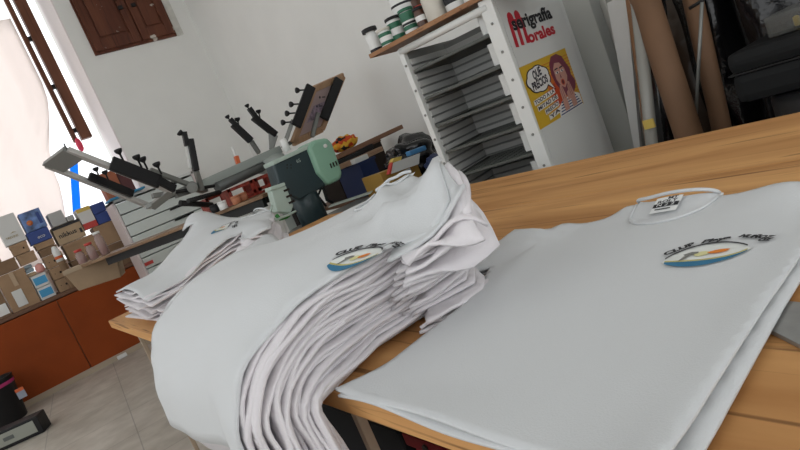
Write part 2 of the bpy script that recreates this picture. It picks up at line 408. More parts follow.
def shirt_details(o, fn, pr=(.115, .255), pw=.158, tilt=0., rise=1.):
    """collar, neck label and chest print of a shirt whose surface is fn(a,b)"""
    # inside of the back, seen through the neck opening
    back = []
    n = 14
    for k in range(n+1):
        t = -PI/2+PI*k/n; back.append((.078*math.sin(t), .10*math.cos(t)**.8))
    for k in range(n+1):
        t = PI/2-PI*k/n; back.append((.076*math.sin(t), -.012+.024*math.cos(t)))
    v, f = cdt(densify(back, .012), step=.012)
    bk = lambda a, b: fn(a, b)+Vector((0, 0, -.0035+.28*rise*max(0, .078-b)*math.sqrt(max(0, 1-(a/.077)**2))))
    MB().raw([bk(a, b) for a, b in v], f).build('back_panel', 'cotton', o)
    # ribbed collar band: front scoop and back neck
    cb = MB(); lf = offs(fn, .002)
    cb.tube([lf(.074*math.sin(t), .006+.094*max(0, math.cos(t))**.8) for t in [-PI/2+PI*k/24 for k in range(25)]], .0026, 8)
    cb.tube([fn(.073*math.sin(t), -.004+.018*math.cos(t))+Vector((0, 0, .004+.022*rise*max(0, math.cos(t)))) for t in [-PI/2+PI*k/16 for k in range(17)]], .0032, 8)
    col = cb.build('collar', 'cotton', o)
    # neck label sewn inside
    def rect(a0, b0, a1, b1): return [(a0, b0), (a1, b0), (a1, b1), (a0, b1)]
    fn_l = lambda a, b: fn(a, b)+Vector((0, 0, .30*rise*max(0, .078-b)*math.sqrt(max(0, 1-(a/.077)**2))))   # the label stands up with the back of the neck
    def dec(poly, d, name, m_, par, st=.008, base=None):
        v, f = cdt(densify(poly, st), step=st); g = offs(base or fn, d)
        return MB().raw([g(a, b) for a, b in v], f).build(name, m_, par)
    lab = dec(rect(-.024, .018, .024, .062), .003, 'neck_label', 'label_cloth', o, base=fn_l)
    tag(lab, label='white neck label with black print')
    dec(rect(-.023, .037, .023, .048), .0038, 'label_band', 'ink', lab, base=fn_l)
    def put_text(body, size, a, b, d, name, m_, par, sh=0, ang=0., arc=None, off=0., align='CENTER', sx=1.):
        v, f = textmesh(body, size, sh, off, align); g = offs(fn_l if par is lab else fn, d)
        ca, sa = math.cos(ang), math.sin(ang); out = []
        for x, y in v:
            x *= sx
            if arc:
                th = x/arc; rr = arc+y
                x, y = rr*math.sin(th), rr*math.cos(th)-arc
            X, Y = x*ca-y*sa, x*sa+y*ca
            out.append(g(a+X, b-Y))
        return MB().raw(out, f).build(name, m_, par)
    put_text('MT', .010, .008, .027, .0042, 'label_writing', 'ink', lab, off=.0002, sx=1.3)
    put_text('ROLY', .011, 0, .036, .0042, 'label_writing', 'ink', lab, off=.0002, sx=1.3)
    put_text('N 2 2', .011, 0, .0465, .0046, 'label_size', 'label_cloth', lab, sx=1.3)
    dec(rect(-.016, .053, .012, .056), .0042, 'label_line', 'ink', lab, base=fn_l)
    # chest print: seaside badge, an eye-shaped frame
    ca, cbb = pr; pk = pw/.158; hw = .079; ct, st_ = math.cos(tilt), math.sin(tilt)
    def T2(x, y):
        x, y = x*pk, y*pk
        X, Y = x*ct-y*st_, x*st_+y*ct
        return (ca+X, cbb-Y)
    up = lambda x: .056*(1-(x/hw)**2)**.75 if abs(x) < hw else 0
    lo = lambda x: -.044*(1-(x/hw)**2)**.8 if abs(x) < hw else 0
    N = 28; xs = [-hw+2*hw*k/N for k in range(N+1)]
    wl = lambda x: lo(x)*(.52+.25*x/hw)               # water line
    inner = [T2(x, up(x)) for x in xs]+[T2(x, lo(x)) for x in xs[::-1][1:-1]]
    P0 = dec(inner, .0016, 'chest_print', mat('print_white', (.74, .76, .73), .9), o)
    tag(P0, label='eye-shaped seaside badge print')
    band = lambda t0, t1: [T2(x, t0(x)) for x in xs[1:-1]]+[T2(x, t1(x)) for x in xs[::-1][1:-1]]
    dec(band(lambda x: wl(x)+.0001, lambda x: lo(x)-.001), .0024, 'print_sea', mat('print_blue', (.035, .17, .30), .9), P0)
    dec(band(lambda x: min(up(x), wl(x)+.006)+.0001, wl), .0026, 'print_sand', mat('print_sand', (.50, .45, .16), .9), P0)
    dec(band(lambda x: up(x)+.0045, lambda x: up(x)-.002), .003, 'print_outline', 'ink', P0)
    sun = [T2(.024+.019*math.cos(t)*(1+.1*math.sin(5*t)), .008+.008*math.sin(t)) for t in [2*PI*k/20 for k in range(20)]]
    dec(sun, .0032, 'print_sun', mat('print_orange', (.72, .22, .03), .9), P0, .006)
    glow = [T2(-.006+.014*math.cos(t), .010+.011*math.sin(t)) for t in [2*PI*k/18 for k in range(18)]]
    dec(glow, .0028, 'print_glow', mat('print_yellow', (.70, .66, .34), .9), P0, .006)
    palm = [T2(x, y) for x, y in ((-.047, -.010), (-.039, -.008), (-.027, .010), (-.012, .014), (-.012, .021), (-.024, .025), (-.040, .018), (-.036, .010), (-.043, -.002))]
    dec(palm, .0033, 'print_figure', mat('print_grey', (.20, .20, .18), .9), P0, .006)
    put_text('CLUP', 0.0228*pk, *T2(-.050, .048), .003, 'print_writing', 'ink', P0, sh=.2, ang=.55+tilt, off=.0009, sx=1.15)
    put_text('Playa', 0.0228*pk, *T2(.014, .064), .003, 'print_writing', 'ink', P0, sh=.3, ang=-.02+tilt, off=.0009, sx=1.15)
    put_text('MUÑOZ', 0.0177*pk, *T2(.082, .046), .003, 'print_writing', 'ink', P0, sh=.2, ang=-.62+tilt, off=.0009)
    put_text('OZ', 0.0155*pk, *T2(.098, .022), .003, 'print_writing', 'ink', P0, sh=.2, ang=-.5+tilt, off=.0009)

# --- foreground pair: lie flat on the table
def fg_fn(zoff, ca, cb, rot, seed, droop=0.):
    r_ = random.Random(seed); ph = [r_.uniform(0, 6) for _ in range(6)]
    c, s = math.cos(rot), math.sin(rot)
    def fn(a, b):
        if a < 0:
            a = a*(1-.20*sst(.20, .40, b)*(1-.85*sst(.56, .69, b)))
            if a < -.24 and b < .3: a = -.24+(a+.24)*1.75
        bx, ay = -b, -a
        x = ca+bx*c-ay*s; y = cb+bx*s+ay*c
        x -= .13*(a+.10)*sst(.25, .68, b)
        z = ZT+zoff
        z += .004*math.sin(7*x+ph[0]+3*y)*math.sin(6*y+ph[1])+.004
        # soft folds running from the armpits and along the body
        z += .007*math.exp(-((a+.21-.25*(b-.2))/.035)**2)*sst(.02, .12, b)*(1-sst(.25, .42, b))
        z += .006*math.exp(-((a-.255)/.03)**2)*sst(.12, .26, b)
        z += .010*math.exp(-((b-.085-.12*(a+.30))/.012)**2)*sst(.16, .26, -a)*(1-sst(.42, .5, -a))
        z += .006*math.exp(-((b-.155+.25*(a+.30))/.018)**2)*sst(.18, .26, -a)*(1-sst(.36, .44, -a))
        for sg in (-1, 1):
            z -= .0035*math.exp(-((sg*a-.222-.04*((b-.12)/.12)**2)/.009)**2)*sst(.03, .06, b)*(1-sst(.2, .24, b))
        z += .010*math.exp(-((b-.17+.5*(a-.3))/.018)**2)*sst(.25, .31, a)
        # left sleeve is rumpled up
        e = max(0, -a-.22)
        z += .018*math.exp(-((a+.30)/.06)**2-((b-.10)/.06)**2)+.012*math.exp(-((a+.22)/.03)**2-((b-.03)/.05)**2)
        # hem ripples
        z += .008*sst(.57, .69, b)*(1+math.sin(a*19+ph[2]))*.6
        # right shoulder stands up a little
        z += .018*math.exp(-((a-.20)/.07)**2-((b-.02)/.06)**2)
        z += .014*math.exp(-((a+.09)/.03)**2-((b-.0)/.035)**2)
        return Vector((x, y, z))
    return fn
def make_shirt(fn, label, group, cat='T-shirt', L=.665, step=.02, sl=1., m_='cotton', th=.004, origin=None, details=None, sub=False):
    vs, fs = drape(shirt_mesh(L, step, True, sl), fn)
    b = MB().raw(vs, fs)
    bmesh.ops.recalc_face_normals(b.bm, faces=b.bm.faces[:])
    up = sum((f.normal.z*f.calc_area() for f in b.bm.faces))
    if up < 0: bmesh.ops.reverse_faces(b.bm, faces=b.bm.faces[:])
    o = b.build('t_shirt', m_, origin=origin, solid=th)
    tag(o, label, cat, group)
    if details: shirt_details(o, fn, **details)
    return o
GF = 'white T-shirts laid out flat on the table'
f1 = fg_fn(.014, .972, .630, .115, 3)
f0 = fg_fn(.003, .985, .622, .118, 5)
make_shirt(f0, 'lower white T-shirt of the flat pair in the foreground, its edge peeking out below', GF, L=.676)
make_shirt(f1, 'white T-shirt lying flat on top in the foreground with a seaside print', GF, L=.660, step=.012, details=dict(pr=(.142, .262), pw=.112, tilt=.26))

# --- draped pile in the middle
NP = 24
GM = 'white T-shirts in the draped middle pile'
def pile_fn(i):
    s = i/(NP-1); r_ = random.Random(100+i)
    ph = [r_.uniform(0, 6) for _ in range(8)]
    top = i == NP-1
    yc = 1.085+.105*(1-s)+(0 if top else r_.uniform(-.014, .014))
    xs = .72+.05*(1-s)+(0 if top else r_.uniform(-.012, .012))
    rot = 0 if top else r_.uniform(-.03, .03)
    phi = math.radians(r_.uniform(50, 66) - 30*s)
    cx = XQ+.12*s; sx_, sz_ = .016+.225*s, .010+.188*s
    Le = PI/2*math.sqrt((sx_**2+sz_**2)/2)
    def fn(a, b):
        a *= 1+.15*sst(.06, .24, abs(a))
        # position on the flat part
        y = yc-a-b*rot
        q = b-a*rot*.5
        Lf = xs-cx
        if q < Lf:
            x = xs-q; z = ZT+sz_; th = 0; nx, nz = 0, 1
        else:
            l = q-Lf
            if l < Le:
                th = l/Le*PI/2; x = cx-sx_*math.sin(th); z = ZT+sz_*math.cos(th); nx, nz = -math.sin(th), math.cos(th)
            else:
                th = PI/2; x = cx-sx_; z = ZT-(l-Le); nx, nz = -1, 0
        fl = math.cos(th)
        # bunched shoulders
        z += fl*s*(.070*gauss(x, y, .72, .74, .14, .24)-.035*sst(1.22, 1.42, y)*sst(.5, .62, x))
        # sag towards the right edge, slump of the body
        z -= fl*s*.03*sst(.12, .31, a)*(1-sst(.52, .64, x))
        z += fl*s*(.012*math.exp(-((x-.60-.75*(y-.95))/.022)**2)*sst(.78, .86, y)*(1-sst(1.02, 1.12, y))+.010*math.exp(-((x-.70-.45*(y-.90))/.020)**2)*sst(.74, .8, y)*(1-sst(.98, 1.06, y)))
        cw = fl*s*sst(.44, .60, x)*sst(-.02, .12, a)
        if cw > 0:
            z += cw*(.050*(.34-abs(noise.noise(Vector((x*6.5+1.3, y*6.5+.4, 2.1+.03*i)))))+.012*noise.noise(Vector((x*17, y*17, .05*i))))
        if top: z += .018*math.exp(-(a/.10)**2-((b+.01)/.03)**2)
        # loose ripples of the edges
        k = sst(.15, .28, abs(a))
        rip = (.003*math.sin(9*b*3+ph[0])+.002*math.sin(17*b*3+ph[1]))*k
        z += rip*fl*(.4+.6*s); x += nx*rip
        y += .007*math.sin(5.5*b*2+ph[2])*k*(1 if a > 0 else -1)
        # hanging part folds
        hg = 1-fl
        x += nx*hg*(.014*math.sin(13*a+1.3+.03*i+1.5*b)+.005*math.sin(29*a+.05*i))*s
        y += .20*s*max(0, b-.15)-.42*(1-s)*max(0, b-.34)*sst(.05, .28, a)
        # sleeves fall over the side
        e = max(0, abs(a)-.355)
        if e > 0 and b < .34:
            sg = 1 if a > 0 else -1
            ke = 1-sst(.27, .33, b)
            fold = (.022*math.sin(24*b+.45*i)+.012*math.sin(47*b+1.7*i))*min(1, e/.06)
            p = phi if sg > 0 else phi*.5
            y += sg*(e*(1-math.cos(p)))*ke
            z -= (e*math.sin(p))*ke*(.15+.85*s)
            z += (fold+.02)*ke*(.5+.5*s)*min(1, e/.05)
            x += .03*math.sin(14*b+.8*i)*min(1, e/.08)*ke
        z = max(z, ZT+.004+.002*i) if x > XE else z
        return Vector((x, y, z))
    return fn
for i in range(NP):
    k = NP-1-i
    if k == 0: lb = 'topmost white T-shirt of the draped middle pile, with collar label and print'
    elif i == 0: lb = 'bottom white T-shirt of the draped middle pile, directly on the table'
    else: lb = '%s white T-shirt from the top of the draped middle pile' % ORD[k]
    make_shirt(pile_fn(i), lb, GM, L=.725, step=.02, m_='cotton' if k < 2 else 'cotton_bounce', th=.0055, sl=[.55, .80, 1.0, 1.08, .85, 1.0, .75, .95, .65, .85, .6, .8, .55, .7, .5, .6, .5, .6, .5, .5][k % 20],
               details=dict(pr=(.262, .300), pw=.095, tilt=.35, rise=.35) if k == 0 else None)

# --- stack at the far end
NF = 11
GS = 'white T-shirts in the stack at the far end of the table'
def far_fn(i):
    s = (i+.3)/(NF-.7); r_ = random.Random(300+i); ph = [r_.uniform(0, 6) for _ in range(8)]
    top = i == NF-1
    yc = 2.70+(0 if top else r_.uniform(-.02, .02)); xn = 1.05+(0 if top else r_.uniform(-.02, .02)); rot = 0 if top else r_.uniform(-.05, .05)
    phi = math.radians(r_.uniform(10, 30))
    def fn(a, b):
        a *= 1.10
        x = xn-b-a*rot; y = yc-a+b*rot
        T_ = .125+.085*sst(.45, .85, x)-.02*sst(.9, 1.05, x)
        z = ZT+.003+s*T_
        z += s*.10*gauss(x, y, .90, 3.10, .14, .16)
        z -= s*.03*sst(.16, .3, a)
        k = sst(.15, .28, abs(a))
        z += (.006*math.sin(16*b+ph[0])+.004*math.sin(33*b+ph[1]))*k*s
        z += .012*s*sst(.5, .66, b)*math.sin(9*a+ph[3])
        y += .012*math.sin(9*b+ph[2])*k
        e = max(0, a-.235)
        if e > 0 and b < .3:
            ke = 1-sst(.24, .3, b)
            z -= e*math.sin(phi)*ke*s; z += (.015*math.sin(30*b+ph[4])+.01)*ke*s*min(1, e/.06)
        return Vector((x, y, max(z, ZT+.004+.002*i)))
    return fn
for i in range(NF):
    k = NF-1-i
    if k == 0: lb = 'topmost white T-shirt of the far-end stack, faint print on chest'
    elif i == 0: lb = 'bottom white T-shirt of the far-end stack, on the table corner'
    else: lb = '%s white T-shirt from the top of the far-end stack' % ORD[k]
    make_shirt(far_fn(i), lb, GS, m_='cotton' if k == 0 else 'cotton_bounce', th=.006, step=.025, details=dict(pr=(.12, .25), pw=.14) if k == 0 else None)

# grey steel blade at the right edge of the table
pts = [on(768, 333, z=ZT), on(785, 305, z=ZT), on(830, 310, z=ZT), on(825, 362, z=ZT)]
tag(MB().prism(pts, (0, 0, .006)).build('steel_plate', mat('steel_plate', (.36, .36, .35), .4, .6, noise=(14, .25)), bevel=.001), 'grey steel plate on the pine table beside the front shirt', 'plate')
# ------------------------------------------------------------------ low orange cabinet under the window
mat('orange_board', (.25, .050, .010), .7, spec=.15, noise=(2.5, .10))
mat('dark_wood', (.13, .06, .03), .6)
mat('pale_trim', (.42, .34, .25), .7)
K = thing('cabinet', (0, 7.45, 0), 'long low orange-brown cabinet under the window, cartons on top', 'cabinet')
MB().box((-.01, 7.5, .45), (2.56, .56, .78)).build('body', 'dark_wood', K)
for a, b_ in ((-1.28, -.462), (-.458, .383), (.387, 1.27)):
    MB().box(((a+b_)/2, 7.21, .455), (b_-a-.004, .02, .79), bev=.002).build('door', 'orange_board', K)
MB().box((-.005, 7.5, .88), (2.58, .60, .04), bev=.003).build('top_board', 'dark_wood', K)
MB().box((-.01, 7.215, .03), (2.56, .03, .06)).build('plinth', 'pale_trim', K)
tag(MB().box(on(122, 356, z=.02), (.10, .05, .04), bev=.008).build('paper_scrap', 'white_paper'), 'small white scrap on the floor at the foot of the cabinet', 'scrap')

# ------------------------------------------------------------------ cartons on the cabinet
mat('box_white', (.62, .62, .60), .7); mat('box_blue', (.02, .05, .22), .5); mat('box_pic', (.10, .17, .36), .5, noise=(14, .7))
mat('box_cyan', (.05, .30, .55), .5); mat('box_yellow', (.62, .45, .10), .6); mat('box_red', (.50, .05, .04), .6); mat('tape', (.42, .30, .19), .5)
mat('box_kraft', (.40, .29, .18), .8, noise=(8, .1)); mat('grey_blue', (.25, .32, .36), .6); mat('pink_stuff', (.70, .32, .28), .7)
def carton(x0, x1, z0, z1, label, m_='card', y=7.3, dep=.26, yaw=0, extra=None, group='cartons stacked on the cabinet', name='cardboard_box', lid=True):
    x0, x1 = x0+.002, x1-.002
    c = Vector(((x0+x1)/2, y+dep/2, z0)); t = thing(name, c, label, 'box', group)
    ex = Vector((math.cos(yaw), math.sin(yaw), 0)); ey = Vector((-math.sin(yaw), math.cos(yaw), 0)); ez = Vector((0, 0, 1))
    w, h = x1-x0, z1-z0
    if lid:
        lh = min(.035, h*.3)
        MB().box(c+ez*(h-lh)/2, (w-.008, dep-.008, h-lh), (ex, ey, ez), bev=.002).build('body', m_, t)
        MB().box(c+ez*(h-lh/2-.0005), (w, dep, lh), (ex, ey, ez), bev=.002).build('lid', m_, t)
    else: MB().box(c+ez*h/2, (w, dep, h), (ex, ey, ez), bev=.003).build('body', m_, t)
    front = c-ey*(dep/2+.0015)
    for (nm, m2, fx0, fx1, fz0, fz1) in (extra or []):
        MB().box(front+ex*((fx0+fx1)/2-.5)*w+ez*((fz0+fz1)/2)*h, ((fx1-fx0)*w, .003, (fz1-fz0)*h), (ex, ey, ez)).build(nm, m2, t)
    return t
def flattext(body, size, p, ex, ez, name, m_, parent=None, sh=0, off=0, align='LEFT', sx=1., depth=.0):
    v, f = textmesh(body, size, sh, off, align); p, ex, ez = Vector(p), Vector(ex), Vector(ez)
    return MB().raw([p+ex*x*sx+ez*y for x, y in v], f, False).build(name, m_, parent)
HOLE = [('grip_hole', 'hole', .66, .74, .36, .52)]
carton(-.30, .0, .90, 1.27, 'plain brown carton at the left rim of the cabinet, big white sheet on it', 'card_dark', extra=[('paper_sheet', 'white_paper', .52, .95, .05, .35)])
carton(.0, .27, .90, 1.29, 'large brown carton with a white paper sheet taped on its front', 'card', extra=[('paper_sheet', 'box_white', .25, .60, .08, .52), ('tape', 'tape', .45, .60, .62, 1.)])
carton(-.10, .24, 1.295, 1.42, 'dark brown carton lying on the carton with the taped sheet', 'card_dark')
carton(-.18, .13, 1.425, 1.55, 'brown carton topmost at the far left of the cabinet', 'card', extra=HOLE)
LB = [('blue_label', 'box_cyan', .08, .92, .2, .8)]
carton(.275, .42, .90, 1.03, 'white box with a light blue label, lower of the two', 'box_white', extra=LB, lid=False)
carton(.275, .42, 1.035, 1.165, 'white box with a light blue label, upper of the two', 'box_white', extra=LB, lid=False)
carton(.25, .42, 1.305, 1.415, 'shallow brown carton second below the white logo box', 'card')
carton(.235, .40, 1.42, 1.535, 'brown carton directly beneath the white logo box', 'card', extra=HOLE)
t = carton(.215, .415, 1.54, 1.84, 'white upright box with a small gold logo, highest at the left', 'box_white', lid=False)
o = flattext('TREVINS', .03, (.245, 7.297, 1.60), (1, 0, 0), (0, 0, 1), 'box_writing', mat('gold_ink', (.35, .27, .13), .6), t, off=.0005)
MB().prism([(.30, 7.296, 1.645), (.33, 7.296, 1.66), (.36, 7.296, 1.645), (.33, 7.296, 1.65)], (0, .003, 0)).build('box_emblem', 'gold_ink', t)
tg = thing('folded_cloth', (.345, 7.40, 1.17), 'folded teal-grey cloth squeezed between boxes above the blue labels', 'cloth')
for k in range(3): MB().box((.302, 7.42, 1.190+.042*k), (.095-.006*k, .2, .04), bev=.016).build('fold', 'grey_blue' if k > 0 else 'box_kraft', tg)
tag(MB().lathe([(.01, -.05), (.04, -.035), (.045, 0), (.035, .035), (.005, .05)], (.395, 7.335, 1.2185), seg=14).build('pink_ball', 'pink_stuff'), 'pink ball resting on the upper light blue labelled box', 'ball')
for k, (z0, z1, lb) in enumerate(((.90, 1.035, 'bottom carton of the three with grip holes'), (1.04, 1.165, 'middle carton of the three with grip holes'), (1.17, 1.30, 'top carton of the three with grip holes'))):
    carton(.455, .64, z0, z1, lb, 'card', extra=[('grip_hole', 'hole', .44, .56, .38, .54), ('grip_hole', 'hole', .18, .22, .45, .52), ('grip_hole', 'hole', .78, .82, .45, .52)], lid=False)
carton(.45, .63, 1.305, 1.385, 'thin dark carton on the three cartons with grip holes', 'card_dark')
carton(.44, .63, 1.39, 1.455, 'shallow brown carton under the dark blue box', 'card')
t = carton(.42, .63, 1.46, 1.59, 'dark blue box with white lettering under the picture box', 'box_blue', lid=False)
flattext('eco', .05, (.50, 7.297, 1.50), (1, 0, 0), (0, 0, 1), 'box_writing', 'box_white', t, sh=.2)
t = carton(.435, .64, 1.595, 1.80, 'pale blue picture box with an orange spot, on the dark blue box', 'box_pic', lid=False)
o = MB().lathe([(.001, 0), (.028, 0), (.028, .003), (.001, .003)], (.50, 7.299, 1.68), (0, -1, 0)); o.build('print_spot', mat('spot_orange', (.55, .16, .05), .5), t)
MB().box((.60, 7.298, 1.70), (.03, .003, .12)).build('print_strip', 'box_blue', t)
carton(.665, .99, .90, 1.155, 'brown carton low behind the bench end', 'card_dark')
carton(.67, 1.0, 1.16, 1.345, 'brown carton behind the glass jars', 'card')
t = carton(.65, .93, 1.35, 1.55, 'wide kraft carton with dark top edge and black lettering', 'box_kraft', extra=[('dark_edge', 'ink', 0, 1, .84, .99), ('dark_square', 'ink', .86, .95, .25, .5)], lid=False)
flattext('nikkus', .07, (.68, 7.296, 1.42), (1, 0, 0), (0, 0, 1), 'box_writing', 'ink', t, off=.001)
carton(.675, .82, 1.555, 1.70, 'small light grey box on the lettered kraft carton', mat('box_grey', (.40, .40, .39), .7), lid=False)
carton(.825, .90, 1.555, 1.61, 'tiny grey box beside the light grey box', 'box_grey', lid=False)
carton(1.005, 1.26, .90, 1.16, 'brown carton at the right end of the cabinet', 'card_dark')
carton(1.005, 1.25, 1.165, 1.40, 'brown carton beneath the yellow, white and red box', 'card')
carton(.935, 1.08, 1.405, 1.64, 'upright yellow, white and red box', 'box_white', extra=[('yellow_top', 'box_yellow', 0, 1, .82, 1), ('red_foot', 'box_red', 0, 1, 0, .28)], lid=False)
carton(1.085, 1.25, 1.405, 1.52, 'dark blue box right of the yellow, white and red box, lower of two', 'box_blue', lid=False)
carton(1.085, 1.23, 1.525, 1.63, 'dark blue box right of the yellow, white and red box, upper of two', 'box_blue', lid=False)
bt = thing('spray_bottle', on(62, 264, y=7.22), 'white bottle with orange band beside the cartons', 'bottle')
bp = BASE[bt.name]; bp.z = .90; bt.location = bp
MB().lathe([(.03, 0), (.035, .01), (.035, .30), (.02, .34)], bp, seg=14).build('body', 'card_dark', bt)
MB().lathe([(.036, 0), (.036, .12), (.022, .16), (.012, .17)], bp+Vector((0, 0, .30)), seg=14).build('bottle_neck', 'white_paper', bt)
MB().lathe([(.038, 0), (.038, .03)], bp+Vector((0, 0, .33)), seg=14).build('orange_band', mat('orange_plastic', (.62, .12, .03), .5), bt)

# ------------------------------------------------------------------ white flat-file drawer unit
FF = thing('drawer_unit', (1.66, 6.97, 0), 'tall white flat-file drawer unit between the cartons and the press', 'drawers')
fx0, fx1, fy = 1.20, 2.10, 6.78
MB().box((fx0+.012, fy+.20, .78), (.024, .42, 1.56)).build('side_panel', mat('ff_side', (.66, .58, .57), .5), FF)
MB().box((fx1-.012, fy+.20, .78), (.024, .42, 1.56)).build('side_panel', 'ff_side', FF)
MB().box(((fx0+fx1)/2, fy+.20, 1.55), (fx1-fx0, .42, .025)).build('top_panel', 'white_metal', FF)
MB().box(((fx0+fx1)/2, fy+.40, .78), (fx1-fx0-.05, .02, 1.5)).build('back_panel', 'hole', FF)
for k in range(12):
    z0 = .06+.123*k
    d = MB(); d.box(((fx0+fx1)/2, fy+.17, z0+.055), (fx1-fx0-.06, .36, .112), ((1, 0, 0), (0, 1, .05), (0, -.05, 1)), bev=.003)
    dr = d.build('drawer', mat('ff_front', (.62, .66, .63), .45), FF)
    MB().box(((fx0+fx1)/2+.16, fy-.018, z0+.093), (.22, .012, .022), bev=.003).build('handle', 'black_metal', dr)
p = on(149, 263, y=fy-.02)
MB().box(p, (.09, .004, .035)).build('red_label', 'box_red', FF)
tag(MB().box((1.36, fy+.02, 1.575), (.36, .34, .02), bev=.003).build('folder', mat('folder_blue', (.02, .22, .42), .5)), 'flat blue folder on top of the white drawer unit', 'folder')
t = thing('cardboard_box', on(103, 190, y=6.95), 'orange-brown cardboard box on the blue folder', 'box')
q = BASE[t.name]; q.z = 1.587; t.location = q = Vector((1.30, 6.97, 1.587)); BASE[t.name] = q
MB().box(q+Vector((0, 0, .14)), (.17, .2, .28), bev=.004).build('body', mat('rust_card', (.33, .10, .045), .7), t)
MB().box(q+Vector((.15, .0, .12)), (.12, .15, .24), bev=.004).build('side_box', mat('maroon', (.09, .02, .02), .6), t)

# ------------------------------------------------------------------ bench board of the press
BE = thing('press_bench', (1.2, 4.8, 0), 'long narrow bench with wooden top and black apron behind the far shirt stack', 'bench')
e0, e1 = Vector((.50, 5.95, 1.105)), Vector((1.46, 3.62, 1.105))
bd = (e1-e0).normalized(); bn = Vector((-bd.y, bd.x, 0))
if bn.x < 0: bn = -bn
benchw = wood_mat('bench_wood', (.16, .09, .05), (.30, .19, .11), (.06, .03, .02), 'y', 1.2)
L_ = (e1-e0).length; mid = (e0+e1)/2+bn*.225
MB().box(mid-Vector((0, 0, .011)), (L_, .45, .022), (bd, bn, (0, 0, 1)), bev=.003).build('top_board', benchw, BE)
MB().box(mid+bd*.25-Vector((0, 0, .022+.03))-bn*.18, (L_-.60, .03, .06), (bd, bn, (0, 0, 1))).build('apron', 'black_metal', BE)
MB().box(mid+bd*.25-Vector((0, 0, .022+.03))+bn*.18, (L_-.60, .03, .06), (bd, bn, (0, 0, 1))).build('apron', 'black_metal', BE)
for a in (.25, 1.1):
    for s_ in (-.17, .17):
        p = mid+bd*a+bn*s_; MB().box((p.x, p.y, .48), (.06, .06, .96)).build('leg', 'black_metal', BE)
# open carton at the end of the bench
pl = [on(62, 272, y=5.75), on(115, 251, y=5.75), on(121, 277, y=5.75), on(79, 291, y=5.75)]
ct = thing('cardboard_flap', (pl[0]+pl[2])/2, 'light brown folded cardboard jutting out from the left end of the bench', 'cardboard')
MB().prism(pl, (.10, .34, 0)).build('body', mat('kraft_light', (.36, .25, .155), .8, noise=(7, .1)), ct, bevel=.006)
MB().prism([on(62, 272, y=5.74), on(115, 251, y=5.74), on(270, 193, y=3.62+.0)*0+on(116, 254, y=5.74), on(64, 276, y=5.74)], (.10, .36, 0)).build('rim', mat('kraft_lit_rim', (.42, .32, .22), .8), ct)  # paler top rim: light catching the edge, put into the colour
# jars behind it
mat('jar_glass', (.42, .30, .28), .15, alpha=.55); mat('jar_fill', (.30, .10, .08), .6)
for k, (px, py, h, c) in enumerate(((94, 256, .11, 'short glass jar on the bench end, left one'), (104, 252, .13, 'glass jar with red contents on the bench end, middle one'), (113, 248, .19, 'tall glass jar on the bench end, right one'))):
    q = on(px, py, y=6.02); q.z = 1.108
    bs = Vector((.62+.09*k, 5.80-.03*k, 1.106))
    t = thing('glass_jar', bs, c, 'jar', 'glass jars on the bench end')
    MB().lathe([(.034, 0), (.038, .008), (.038, h*.75), (.028, h*.9), (.028, h)], bs, seg=16).build('glass', 'jar_glass', t)
    MB().lathe([(.033, .003), (.033, h*.5)], bs, seg=16).build('contents', 'jar_fill', t)
    MB().lathe([(.031, h), (.031, h+.02), (.02, h+.022)], bs, seg=16).build('lid', 'white_paper' if k == 2 else 'box_red', t)

# ------------------------------------------------------------------ screen printing press
PR = thing('screen_printing_press', (1.9, 4.3, 0), 'grey carousel screen printing press with raised black clamp arms', 'press')
mat('press_grey', (.36, .40, .375), .45, .1)
def knob(parent, p, d=(0, 0, 1), s=1.):
    d = Vector(d).normalized()
    MB().lathe([(.006*s, -.01), (.006*s, .035*s), (.010*s, .04*s), (.020*s, .05*s), (.024*s, .062*s), (.022*s, .07*s), (.008*s, .072*s)], p, d, seg=12).build('clamp_knob', 'black_plastic', parent)
base = MB(); base.lathe([(.30, 0), (.30, .02), (.09, .05), (.075, .08), (.075, 1.22), (.12, 1.24), (.12, 1.31), (.06, 1.33)], (1.9, 4.30, 0), seg=24)
base.build('column', 'press_grey', PR)
b0, b1 = on(199, 186, y=4.12), on(279, 150, y=4.30)
bb = MB(); bb.bar(b0, b1, .07, .06, bev=.008); bb.build('main_beam', 'press_grey', PR)
c0, c1 = on(216, 186, y=4.12), on(268, 162, y=4.26)
MB().tube([c0-Vector((0, 0, .012)), c1-Vector((0, 0, .012))], .036, 20).build('housing', mat('press_dark', (.12, .13, .125), .45, .3), PR)
hb = MB(); hp = on(192, 187, y=4.05)
hb.lathe([(.035, -.06), (.035, .06)], hp, (.3, 1, .1), seg=18).lathe([(.018, -.09), (.018, .09)], hp, (.3, 1, .1), seg=12)
hb.bar(hp, on(205, 190, y=4.14), .05, .04, bev=.005).bar(on(176, 196, y=4.05), on(200, 188, y=4.12), .03, .03)
hb.build('pivot', 'dull_steel', PR)
MB().tube([on(175, 192, y=4.02), on(214, 186, y=4.1)], .012, 10).tube([on(188, 201, y=4.0), on(220, 192, y=4.12)], .016, 10).tube([on(180, 203, y=4.12), on(212, 205, y=4.2)], .02, 10).build('spring_rod', 'black_metal', PR)
